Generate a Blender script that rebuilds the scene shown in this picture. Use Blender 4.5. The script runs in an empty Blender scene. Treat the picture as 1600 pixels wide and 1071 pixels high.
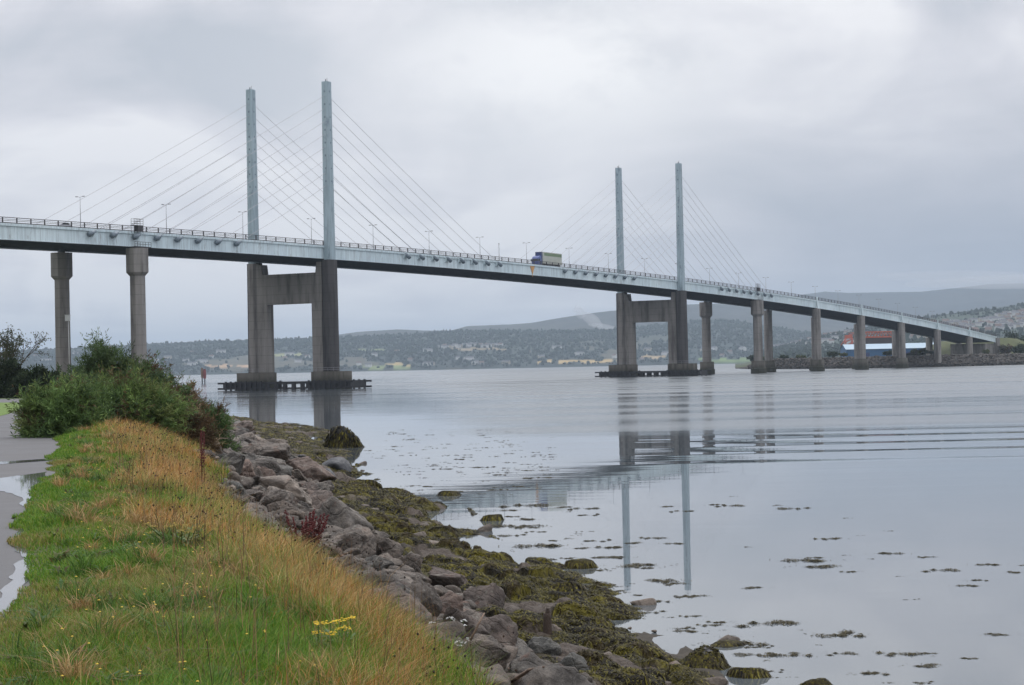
import bpy, bmesh, math, random
import numpy as np
from mathutils import Vector, Matrix

# ------------------------------------------------------------------ camera, sky, sun, exposure
SC = bpy.context.scene
COL = SC.collection
rng = np.random.default_rng(7)
random.seed(7)
H = 5.118
F = 3015.9            # focal length in pixels of the 1600 px wide frame
PITCH, ROLL = 0.01234, 0.02097

camd = bpy.data.cameras.new("camera")
cam = bpy.data.objects.new("camera", camd)
COL.objects.link(cam)
camd.sensor_width = 36.0
camd.lens = F / 1600 * 36
camd.clip_start = 0.1
camd.clip_end = 60000
fw = Vector((0, math.cos(PITCH), math.sin(PITCH)))
u0 = Vector((0, -math.sin(PITCH), math.cos(PITCH)))
r0 = Vector((1, 0, 0))
Rv = r0 * math.cos(ROLL) - u0 * math.sin(ROLL)
Uv = r0 * math.sin(ROLL) + u0 * math.cos(ROLL)
m = Matrix.Identity(4)
for i in range(3):
    m[i][0], m[i][1], m[i][2] = Rv[i], Uv[i], -fw[i]
m[2][3] = H
cam.matrix_world = m
SC.camera = cam

SC.view_settings.view_transform = 'Standard'
SC.view_settings.look = 'None'
SC.view_settings.exposure = 0.2
SC.view_settings.gamma = 1.0
SC.render.engine = 'CYCLES'
SC.cycles.max_bounces = 6
SC.cycles.diffuse_bounces = 2
SC.cycles.glossy_bounces = 3
SC.cycles.transparent_max_bounces = 4
SC.cycles.volume_bounces = 0
SC.cycles.use_denoising = True

SUN_EL, SUN_AZ = math.radians(48), math.radians(20)      # azimuth from +Y towards +X

world = bpy.data.worlds.new("World")
SC.world = world
world.use_nodes = True
wn = world.node_tree.nodes
wl = world.node_tree.links
wn.clear()


def nd(tree, kind, **kw):
    n = tree.nodes.new(kind)
    for k, v in kw.items():
        if k == 'inp':
            for a, b in v.items():
                n.inputs[a].default_value = b
        else:
            setattr(n, k, v)
    return n


def mth(tree, op, a, b=None, c=None, clamp=False):
    n = tree.nodes.new('ShaderNodeMath')
    n.operation = op
    n.use_clamp = clamp
    for i, v in enumerate((a, b, c)):
        if v is None:
            continue
        if isinstance(v, (int, float)):
            n.inputs[i].default_value = v
        else:
            tree.links.new(v, n.inputs[i])
    return n.outputs[0]


def ramp(tree, fac, stops, interp='LINEAR'):
    n = tree.nodes.new('ShaderNodeValToRGB')
    cr = n.color_ramp
    cr.interpolation = interp
    while len(cr.elements) < len(stops):
        cr.elements.new(0.5)
    for e, (p, c) in zip(cr.elements, stops):
        e.position = p
        e.color = (*c, 1) if len(c) == 3 else c
    tree.links.new(fac, n.inputs[0])
    return n.outputs[0]


def mixc(tree, fac, a, b, blend='MIX'):
    n = tree.nodes.new('ShaderNodeMix')
    n.data_type = 'RGBA'
    n.blend_type = blend
    for sock, v in ((n.inputs[0], fac), (n.inputs[6], a), (n.inputs[7], b)):
        if isinstance(v, (int, float)):
            sock.default_value = v
        elif isinstance(v, (tuple, list)):
            sock.default_value = (*v, 1) if len(v) == 3 else v
        else:
            tree.links.new(v, sock)
    return n.outputs[2]


def make_sky():
    t = world.node_tree
    out = nd(t, 'ShaderNodeOutputWorld')
    bg = nd(t, 'ShaderNodeBackground')
    sky = nd(t, 'ShaderNodeTexSky')
    sky.sky_type = 'NISHITA'
    sky.sun_disc = False
    sky.sun_elevation = SUN_EL
    sky.sun_rotation = SUN_AZ
    sky.dust_density = 3.0
    tc = nd(t, 'ShaderNodeTexCoord')
    sep = nd(t, 'ShaderNodeSeparateXYZ')
    t.links.new(tc.outputs['Generated'], sep.inputs[0])
    x, y, z = sep.outputs
    zz = mth(t, 'ADD', mth(t, 'MAXIMUM', z, 0.0), 0.10)
    comb = nd(t, 'ShaderNodeCombineXYZ')
    t.links.new(mth(t, 'DIVIDE', x, zz), comb.inputs[0])
    t.links.new(mth(t, 'DIVIDE', y, zz), comb.inputs[1])
    # broad cloud masses, then wisps
    n1 = nd(t, 'ShaderNodeTexNoise', inp={'Scale': 1.1, 'Detail': 6.0, 'Roughness': 0.52, 'Distortion': 0.5})
    mp = nd(t, 'ShaderNodeMapping')
    mp.inputs['Location'].default_value = (1.3, 4.4, 0)
    t.links.new(comb.outputs[0], mp.inputs[0])
    t.links.new(mp.outputs[0], n1.inputs['Vector'])
    n2 = nd(t, 'ShaderNodeTexNoise', inp={'Scale': 6.5, 'Detail': 6.0, 'Roughness': 0.50, 'Distortion': 0.5})
    mp2 = nd(t, 'ShaderNodeMapping')
    mp2.inputs['Scale'].default_value = (1, 1, 1.7)
    t.links.new(tc.outputs['Generated'], mp2.inputs[0])
    t.links.new(mp2.outputs[0], n2.inputs['Vector'])
    mixn = mth(t, 'ADD', mth(t, 'MULTIPLY', n1.outputs[0], 0.30), mth(t, 'MULTIPLY', n2.outputs[0], 0.70))
    cloud = ramp(t, mixn, [(0.40, (0.49, 0.525, 0.585)), (0.47, (0.60, 0.615, 0.67)), (0.52, (0.70, 0.705, 0.755)), (0.59, (0.87, 0.87, 0.895))])
    # thin bright opening in the cloud high ahead
    def blob(px, py, sx, sz):
        d = pix_dir(px, py)
        a = mth(t, 'MULTIPLY', mth(t, 'SUBTRACT', x, d[0]), 1 / sx)
        b = mth(t, 'MULTIPLY', mth(t, 'SUBTRACT', z, d[2]), 1 / sz)
        r2 = mth(t, 'ADD', mth(t, 'MULTIPLY', a, a), mth(t, 'MULTIPLY', b, b))
        g = mth(t, 'EXPONENT', mth(t, 'MULTIPLY', r2, -1.0))
        return mth(t, 'MULTIPLY', g, mth(t, 'GREATER_THAN', y, 0.0))
    n3 = nd(t, 'ShaderNodeTexNoise', inp={'Scale': 13.0, 'Detail': 6.0, 'Roughness': 0.6, 'Distortion': 0.25})
    t.links.new(mp2.outputs[0], n3.inputs['Vector'])
    wisp = ramp(t, n3.outputs[0], [(0.38, (0.15, 0.15, 0.15)), (0.56, (1, 1, 1))])
    b1 = mth(t, 'MULTIPLY', blob(885, 105, 0.072, 0.034), wisp)
    cloud = mixc(t, mth(t, 'MULTIPLY', b1, 1.0, clamp=True), cloud, (1.0, 1.0, 1.0))
    b1b = blob(870, 140, 0.12, 0.06)
    cloud = mixc(t, mth(t, 'MULTIPLY', b1b, 0.6), cloud, (0.90, 0.905, 0.925))
    # grey-blue rain cloud low on the right
    b2 = blob(1560, 400, 0.17, 0.055)
    cloud = mixc(t, mth(t, 'MULTIPLY', b2, 0.7), cloud, (0.235, 0.29, 0.39))
    b3 = blob(1500, 240, 0.20, 0.06)
    cloud = mixc(t, mth(t, 'MULTIPLY', b3, 0.25), cloud, (0.53, 0.545, 0.605))
    b4 = blob(60, 330, 0.2, 0.05)
    cloud = mixc(t, mth(t, 'MULTIPLY', b4, 0.3), cloud, (0.60, 0.62, 0.68))
    # overcast skies are brighter overhead
    up = mth(t, 'ADD', 1.0, mth(t, 'MULTIPLY', mth(t, 'MAXIMUM', mth(t, 'SUBTRACT', z, 0.22), 0.0), 1.9))
    cl = nd(t, 'ShaderNodeVectorMath', operation='SCALE')
    t.links.new(cloud, cl.inputs[0])
    t.links.new(up, cl.inputs['Scale'])
    sk = nd(t, 'ShaderNodeVectorMath', operation='SCALE')
    t.links.new(sky.outputs[0], sk.inputs[0])
    sk.inputs['Scale'].default_value = 0.06
    col = mixc(t, 0.93, sk.outputs[0], cl.outputs[0])
    t.links.new(col, bg.inputs[0])
    bg.inputs[1].default_value = 1.0
    t.links.new(bg.outputs[0], out.inputs[0])


def pix_dir(px, py):
    a = (px - 800) / F
    b = (535.5 - py) / F
    v = Rv * a + Uv * b + fw
    return v.normalized()


make_sky()
try:
    world.cycles.sampling_method = 'MANUAL'
    world.cycles.sample_map_resolution = 512
except Exception:
    pass

sund = bpy.data.lights.new("sun", 'SUN')
sun = bpy.data.objects.new("sun", sund)
COL.objects.link(sun)
sund.energy = 0.9
sund.angle = math.radians(35)
sund.color = (1.0, 0.97, 0.93)
sdir = Vector((math.sin(SUN_AZ) * math.cos(SUN_EL), math.cos(SUN_AZ) * math.cos(SUN_EL), math.sin(SUN_EL)))
sun.rotation_euler = (-sdir).to_track_quat('-Z', 'Y').to_euler()


# ------------------------------------------------------------------ helpers
def at(px, py, z):
    """point of the level plane z seen at this place of the photograph"""
    d = pix_dir(px, py)
    k = (z - H) / d[2]
    return np.array([d[0] * k, d[1] * k, z])


def at_depth(px, py, Y):
    d = pix_dir(px, py)
    k = Y / d[1]
    return np.array([d[0] * k, Y, H + d[2] * k])


def tag(o, label=None, cat=None, group=None, kind=None):
    if label:
        o["label"] = label
    if cat:
        o["category"] = cat
    if group:
        o["group"] = group
    if kind:
        o["kind"] = kind
    return o


def empty(name, loc=(0, 0, 0), rz=0.0):
    o = bpy.data.objects.new(name, None)
    o.location = loc
    o.rotation_euler = (0, 0, rz)
    o.empty_display_size = 0.1
    COL.objects.link(o)
    return o


def link(name, me, parent=None):
    o = bpy.data.objects.new(name, me)
    COL.objects.link(o)
    if parent:
        o.parent = parent
    return o


def copy_tree(o, parent=None):
    c = o.copy()
    COL.objects.link(c)
    if parent is not None:
        c.parent = parent
    for ch in list(o.children):
        copy_tree(ch, c)
    return c


class MB:
    """collects boxes, prisms and tubes into ONE mesh"""
    def __init__(self):
        self.v, self.f, self.mi, self.sm = [], [], [], []
        self.cur = 0

    def add(self, vs, fs, smooth=False):
        n = len(self.v)
        self.v += [tuple(map(float, p)) for p in vs]
        for f in fs:
            self.f.append(tuple(i + n for i in f))
            self.mi.append(self.cur)
            self.sm.append(smooth)

    def box(self, x0, x1, y0, y1, z0, z1):
        self.add([(x0, y0, z0), (x1, y0, z0), (x1, y1, z0), (x0, y1, z0), (x0, y0, z1), (x1, y0, z1), (x1, y1, z1), (x0, y1, z1)],
                 [(0, 3, 2, 1), (4, 5, 6, 7), (0, 1, 5, 4), (1, 2, 6, 5), (2, 3, 7, 6), (3, 0, 4, 7)])

    def hexa(self, pts):
        self.add(pts, [(0, 3, 2, 1), (4, 5, 6, 7), (0, 1, 5, 4), (1, 2, 6, 5), (2, 3, 7, 6), (3, 0, 4, 7)])

    def loft(self, rings, smooth=False, cap=True):
        n = len(rings[0])
        vs = [p for r in rings for p in r]
        fs = []
        for k in range(len(rings) - 1):
            for i in range(n):
                j = (i + 1) % n
                fs.append((k * n + i, k * n + j, (k + 1) * n + j, (k + 1) * n + i))
        if cap:
            fs.append(tuple(range(n))[::-1])
            fs.append(tuple((len(rings) - 1) * n + i for i in range(n)))
        self.add(vs, fs, smooth)

    def prism(self, cx, cy, profile, n=8, rot=None, sx=1, sy=1, smooth=False):
        """profile: list of (radius, z)"""
        rot = math.pi / n if rot is None else rot
        rings = [[(cx + r * sx * math.cos(rot + 2 * math.pi * i / n), cy + r * sy * math.sin(rot + 2 * math.pi * i / n), z) for i in range(n)] for r, z in profile]
        self.loft(rings, smooth)

    def tube(self, pts, rad, n=6, smooth=True):
        pts = [Vector(p) for p in pts]
        if isinstance(rad, (int, float)):
            rad = [rad] * len(pts)
        rings = []
        for i, p in enumerate(pts):
            d = (pts[min(i + 1, len(pts) - 1)] - pts[max(i - 1, 0)]).normalized()
            a = d.orthogonal().normalized() if abs(d.z) > 0.95 else d.cross(Vector((0, 0, 1))).normalized()
            b = d.cross(a).normalized()
            rings.append([tuple(p + (a * math.cos(2 * math.pi * k / n) + b * math.sin(2 * math.pi * k / n)) * rad[i]) for k in range(n)])
        self.loft(rings, smooth)

    def mesh(self, name, mats):
        me = bpy.data.meshes.new(name)
        me.from_pydata(self.v, [], self.f)
        for mt in (mats if isinstance(mats, (list, tuple)) else [mats]):
            me.materials.append(mt)
        me.polygons.foreach_set('material_index', self.mi)
        me.polygons.foreach_set('use_smooth', self.sm)
        me.update()
        return me

    def build(self, name, mats, parent=None):
        return link(name, self.mesh(name, mats), parent)


def np_mesh(name, V, faces_flat, sizes, mats, smooth=False, col=None, mi=None):
    """fast mesh from arrays"""
    me = bpy.data.meshes.new(name)
    V = np.asarray(V, np.float32)
    faces_flat = np.asarray(faces_flat, np.int32).ravel()
    sizes = np.asarray(sizes, np.int32)
    me.vertices.add(len(V))
    me.vertices.foreach_set('co', V.ravel())
    me.loops.add(len(faces_flat))
    me.loops.foreach_set('vertex_index', faces_flat)
    me.polygons.add(len(sizes))
    st = np.zeros(len(sizes), np.int32)
    st[1:] = np.cumsum(sizes)[:-1]
    me.polygons.foreach_set('loop_start', st)
    me.polygons.foreach_set('use_smooth', np.full(len(sizes), smooth))
    for mt in (mats if isinstance(mats, (list, tuple)) else [mats]):
        me.materials.append(mt)
    if mi is not None:
        me.polygons.foreach_set('material_index', np.asarray(mi, np.int32))
    me.update(calc_edges=True)
    if col is not None:
        ca = me.color_attributes.new('tint', 'FLOAT_COLOR', 'POINT')
        c4 = np.ones((len(V), 4), np.float32)
        c4[:, :3] = col
        ca.data.foreach_set('color', c4.ravel())
    return me


def grid_mesh(name, P, mats, smooth=True, col=None):
    """P: (rows, cols, 3)"""
    r, c = P.shape[:2]
    idx = np.arange(r * c).reshape(r, c)
    q = np.stack([idx[:-1, :-1], idx[:-1, 1:], idx[1:, 1:], idx[1:, :-1]], -1).reshape(-1, 4)
    return np_mesh(name, P.reshape(-1, 3), q, np.full(len(q), 4), mats, smooth, None if col is None else col.reshape(-1, 3))


def _hash(ix, iy, iz, seed):
    h = (ix.astype(np.int64) * 374761393 + iy.astype(np.int64) * 668265263 + iz.astype(np.int64) * 2147483647 + seed * 144665) & 0xFFFFFFFF
    h = ((h ^ (h >> 13)) * 1274126177) & 0xFFFFFFFF
    h = ((h ^ (h >> 16)) * 2246822519) & 0xFFFFFFFF
    return ((h ^ (h >> 15)) & 0xFFFFFF) / float(0xFFFFFF)


def vnoise(x, y, z=None, seed=0):
    x = np.asarray(x, float)
    y = np.asarray(y, float)
    z = np.zeros_like(x) if z is None else np.asarray(z, float)
    ix, iy, iz = np.floor(x), np.floor(y), np.floor(z)
    fx, fy, fz = x - ix, y - iy, z - iz
    fx, fy, fz = [f * f * (3 - 2 * f) for f in (fx, fy, fz)]
    r = 0
    for a in (0, 1):
        for b in (0, 1):
            for c in (0, 1):
                w = (fx if a else 1 - fx) * (fy if b else 1 - fy) * (fz if c else 1 - fz)
                r = r + w * _hash(ix + a, iy + b, iz + c, seed)
    return r


def fbm(x, y, z=None, seed=0, oct=4, gain=0.5):
    x = np.asarray(x, float)
    y = np.asarray(y, float)
    r, a, s, k = 0, 1.0, 0, 1.0
    for o in range(oct):
        r = r + a * vnoise(x * k, y * k, None if z is None else np.asarray(z) * k, seed + o * 17)
        s += a
        a *= gain
        k *= 2.03
    return r / s


def sstep(a, b, x):
    t = np.clip((x - a) / (b - a), 0, 1)
    return t * t * (3 - 2 * t)


# ------------------------------------------------------------------ materials
def new_mat(name):
    mt = bpy.data.materials.new(name)
    mt.use_nodes = True
    t = mt.node_tree
    t.nodes.clear()
    out = nd(t, 'ShaderNodeOutputMaterial')
    p = nd(t, 'ShaderNodeBsdfPrincipled')
    t.links.new(p.outputs[0], out.inputs[0])
    return mt, t, p, out


def simple(name, c1, c2=None, scale=3.0, rough=0.7, bump=0.0, metal=0.0, stretch=(1, 1, 1), bscale=None, spec=0.5, detail=5):
    mt, t, p, out = new_mat(name)
    p.inputs['Roughness'].default_value = rough
    p.inputs['Metallic'].default_value = metal
    p.inputs['Specular IOR Level'].default_value = spec
    c2 = c2 or tuple(c * 0.75 for c in c1)
    tc = nd(t, 'ShaderNodeTexCoord')
    mp = nd(t, 'ShaderNodeMapping')
    mp.inputs['Scale'].default_value = stretch
    t.links.new(tc.outputs['Object'], mp.inputs[0])
    n = nd(t, 'ShaderNodeTexNoise', inp={'Scale': scale, 'Detail': detail, 'Roughness': 0.6})
    t.links.new(mp.outputs[0], n.inputs['Vector'])
    t.links.new(ramp(t, n.outputs[0], [(0.33, c2), (0.67, c1)]), p.inputs['Base Color'])
    if bump:
        n2 = nd(t, 'ShaderNodeTexNoise', inp={'Scale': bscale or scale * 4, 'Detail': 6.0, 'Roughness': 0.65})
        t.links.new(tc.outputs['Object'], n2.inputs['Vector'])
        b = nd(t, 'ShaderNodeBump', inp={'Strength': 1.0, 'Distance': bump})
        t.links.new(n2.outputs[0], b.inputs['Height'])
        t.links.new(b.outputs[0], p.inputs['Normal'])
    return mt


def attr_mat(name, rough=0.8, transl=0.0, noise=0.0, nscale=1.0, spec=0.3, bump=0.0):
    """colour from the per-blade / per-cluster 'tint' of the plants themselves"""
    mt, t, p, out = new_mat(name)
    p.inputs['Roughness'].default_value = rough
    p.inputs['Specular IOR Level'].default_value = spec
    a = nd(t, 'ShaderNodeAttribute', attribute_name='tint')
    c = a.outputs['Color']
    if noise or bump:
        tc = nd(t, 'ShaderNodeTexCoord')
        n = nd(t, 'ShaderNodeTexNoise', inp={'Scale': nscale, 'Detail': 5.0, 'Roughness': 0.65})
        t.links.new(tc.outputs['Object'], n.inputs['Vector'])
        if noise:
            k = ramp(t, n.outputs[0], [(0.3, (1 - noise,) * 3), (0.7, (1 + noise,) * 3)])
            c = mixc(t, 1.0, c, k, 'MULTIPLY')
        if bump:
            b = nd(t, 'ShaderNodeBump', inp={'Strength': 1.0, 'Distance': bump})
            t.links.new(n.outputs[0], b.inputs['Height'])
            t.links.new(b.outputs[0], p.inputs['Normal'])
    t.links.new(c, p.inputs['Base Color'])
    if transl:
        tr = nd(t, 'ShaderNodeBsdfTranslucent')
        t.links.new(c, tr.inputs[0])
        ms = nd(t, 'ShaderNodeMixShader')
        ms.inputs[0].default_value = transl
        t.links.new(p.outputs[0], ms.inputs[1])
        t.links.new(tr.outputs[0], ms.inputs[2])
        t.links.new(ms.outputs[0], out.inputs[0])
    return mt


def steel_paint(name, c, rust=(0.16, 0.13, 0.11), amount=0.5, rough=0.5):
    """pale bridge paint with vertical run-off streaks, chalking and rusty spots"""
    mt, t, p, out = new_mat(name)
    p.inputs['Roughness'].default_value = rough
    tc = nd(t, 'ShaderNodeTexCoord')
    mp = nd(t, 'ShaderNodeMapping')
    mp.inputs['Scale'].default_value = (1.1, 1.1, 0.07)
    t.links.new(tc.outputs['Object'], mp.inputs[0])
    n = nd(t, 'ShaderNodeTexNoise', inp={'Scale': 1.6, 'Detail': 6.0, 'Roughness': 0.7})
    t.links.new(mp.outputs[0], n.inputs['Vector'])
    base = ramp(t, n.outputs[0], [(0.3, tuple(x * 0.66 for x in c)), (0.5, c), (0.72, tuple(min(x * 1.2, 0.9) for x in c))])
    n2 = nd(t, 'ShaderNodeTexNoise', inp={'Scale': 0.05, 'Detail': 3.0})
    t.links.new(tc.outputs['Object'], n2.inputs['Vector'])
    base = mixc(t, 1.0, base, ramp(t, n2.outputs[0], [(0.35, (0.90, 0.92, 0.93)), (0.65, (1.06, 1.05, 1.03))]), 'MULTIPLY')
    n3 = nd(t, 'ShaderNodeTexNoise', inp={'Scale': 1.0, 'Detail': 8.0, 'Roughness': 0.75})
    mp3 = nd(t, 'ShaderNodeMapping')
    mp3.inputs['Scale'].default_value = (0.6, 0.6, 0.22)
    t.links.new(tc.outputs['Object'], mp3.inputs[0])
    t.links.new(mp3.outputs[0], n3.inputs['Vector'])
    f = ramp(t, n3.outputs[0], [(0.56, (0, 0, 0)), (0.70, (amount,) * 3)])
    t.links.new(mixc(t, f, base, rust), p.inputs['Base Color'])
    return mt


def concrete(name, c, stain=(0.09, 0.085, 0.075), low=None):
    mt, t, p, out = new_mat(name)
    p.inputs['Roughness'].default_value = 0.9
    p.inputs['Specular IOR Level'].default_value = 0.25
    tc = nd(t, 'ShaderNodeTexCoord')
    n = nd(t, 'ShaderNodeTexNoise', inp={'Scale': 0.5, 'Detail': 7.0, 'Roughness': 0.65})
    mp = nd(t, 'ShaderNodeMapping')
    mp.inputs['Scale'].default_value = (1.0, 1.0, 0.12)
    t.links.new(tc.outputs['Object'], mp.inputs[0])
    t.links.new(mp.outputs[0], n.inputs['Vector'])
    col = ramp(t, n.outputs[0], [(0.36, stain), (0.5, c), (0.66, tuple(x * 1.22 for x in c))])
    # pour lifts
    sep = nd(t, 'ShaderNodeSeparateXYZ')
    t.links.new(tc.outputs['Object'], sep.inputs[0])
    fr = mth(t, 'FRACT', mth(t, 'MULTIPLY', sep.outputs[2], 0.42))
    ln = mth(t, 'LESS_THAN', fr, 0.05)
    col = mixc(t, mth(t, 'MULTIPLY', ln, 0.5), col, stain)
    if low:   # wet, weed-stained foot up to the tide mark
        z0, z1, wc = low
        n2 = nd(t, 'ShaderNodeTexNoise', inp={'Scale': 0.8, 'Detail': 4.0})
        t.links.new(tc.outputs['Object'], n2.inputs['Vector'])
        zz = mth(t, 'ADD', sep.outputs[2], mth(t, 'MULTIPLY', n2.outputs[0], 1.2))
        f = nd(t, 'ShaderNodeMapRange', inp={'From Min': z0, 'From Max': z1, 'To Min': 1.0, 'To Max': 0.0})
        t.links.new(zz, f.inputs[0])
        col = mixc(t, f.outputs[0], col, wc)
    t.links.new(col, p.inputs['Base Color'])
    n4 = nd(t, 'ShaderNodeTexNoise', inp={'Scale': 3.0, 'Detail': 6.0})
    t.links.new(tc.outputs['Object'], n4.inputs['Vector'])
    b = nd(t, 'ShaderNodeBump', inp={'Strength': 0.6, 'Distance': 0.03})
    t.links.new(n4.outputs[0], b.inputs['Height'])
    t.links.new(b.outputs[0], p.inputs['Normal'])
    return mt


M = {}
M['girder'] = steel_paint('pale_blue_girder_paint', (0.60, 0.70, 0.735), amount=0.5)
M['pylon'] = steel_paint('pylon_paint', (0.33, 0.415, 0.455), rust=(0.10, 0.13, 0.18), amount=0.95)
M['anchor'] = simple('anchor_steel', (0.20, 0.25, 0.29), (0.12, 0.15, 0.18), 2.0, 0.5)
M['dark_steel'] = simple('dark_steel', (0.055, 0.06, 0.07), (0.035, 0.036, 0.04), 1.5, 0.6)
M['under'] = simple('girder_underside_shade', (0.05, 0.056, 0.07), (0.032, 0.035, 0.045), 0.6, 0.75)  # shade below the deck is carried in this base colour
M['rail'] = simple('railing_steel', (0.055, 0.05, 0.055), (0.035, 0.03, 0.03), 1.0, 0.6)
M['cable'] = simple('stay_cable', (0.46, 0.47, 0.50), (0.38, 0.39, 0.42), 1.0, 0.5)
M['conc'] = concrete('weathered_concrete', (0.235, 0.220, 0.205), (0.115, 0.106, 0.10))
M['conc_wet_shade'] = concrete('wet_shaded_concrete', (0.070, 0.066, 0.066), (0.036, 0.034, 0.035))  # wet staining on near columns, painted shade on far column facets
M['conc_foot'] = concrete('tidal_concrete', (0.14, 0.128, 0.11), (0.07, 0.065, 0.05), low=(2.4, 4.6, (0.045, 0.045, 0.032)))
M['fender'] = simple('black_timber', (0.028, 0.028, 0.032), (0.014, 0.014, 0.016), 1.2, 0.7, bump=0.02)
M['asphalt_road'] = simple('road_asphalt', (0.055, 0.055, 0.058), (0.04, 0.04, 0.042), 2.0, 0.8)
M['lamp'] = simple('galvanised_steel', (0.30, 0.31, 0.33), (0.24, 0.25, 0.27), 2.0, 0.45)
M['orange'] = simple('orange_board', (0.62, 0.33, 0.10), (0.5, 0.26, 0.09), 1.0, 0.6)
M['white'] = simple('white_paint', (0.78, 0.79, 0.78), (0.66, 0.68, 0.66), 0.8, 0.5)
M['blue'] = simple('blue_cab_paint', (0.075, 0.11, 0.30), (0.06, 0.09, 0.24), 1.0, 0.35)
M['darkblue'] = simple('dark_blue_panel', (0.03, 0.05, 0.16), (0.025, 0.04, 0.12), 1.0, 0.5)
M['green_band'] = simple('green_band', (0.17, 0.24, 0.13), (0.14, 0.20, 0.11), 1.0, 0.5)
M['glass'] = simple('dark_glass', (0.02, 0.025, 0.03), (0.015, 0.018, 0.02), 1.0, 0.12)
M['tyre'] = simple('tyre_rubber', (0.02, 0.02, 0.02), (0.015, 0.015, 0.015), 1.0, 0.85)
M['silver'] = simple('silver_paint', (0.45, 0.46, 0.48), (0.4, 0.41, 0.43), 1.0, 0.3)
M['red'] = simple('red_paint', (0.45, 0.03, 0.04), (0.36, 0.025, 0.03), 1.0, 0.35)
M['beacon_red'] = simple('faded_red_paint', (0.22, 0.055, 0.055), (0.16, 0.045, 0.045), 1.0, 0.6)
M['beacon_brown'] = simple('rusty_brown_paint', (0.20, 0.13, 0.09), (0.14, 0.09, 0.06), 1.0, 0.7)


# ------------------------------------------------------------------ bridge
TH = 0.49624
BX, BY = -49.5945, 526.226
W2 = 24.48
BROT = math.pi / 2 - TH


def zd(s):
    q = s - 120.0
    return 38.1908 - 0.010555 * q - 4.3645e-5 * q * q


def bworld(s, t, z):
    a = np.array([math.sin(TH), math.cos(TH)])
    b = np.array([-math.cos(TH), math.sin(TH)])
    return (BX + a[0] * s + b[0] * t, BY + a[1] * s + b[1] * t, z)


S0, S1 = -336.0, 714.0
GH = 3.34
TOWERS = (0.0, 240.0)
ANCH = [40.6 + 7.94 * i for i in range(8)]

bridge = empty('cable_stayed_bridge', (BX, BY, 0), BROT)
tag(bridge, 'long pale blue cable stayed road bridge on concrete piers crossing the firth', 'bridge')


def sweep(mb, sec, s0, s1, step=6.0, zf=zd):
    """sweep a closed (t, dz) section along the curved deck line"""
    n = max(2, int(round((s1 - s0) / step)) + 1)
    rings = [[(s, t, zf(s) + dz) for t, dz in sec] for s in np.linspace(s0, s1, n)]
    mb.loft(rings)


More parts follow.
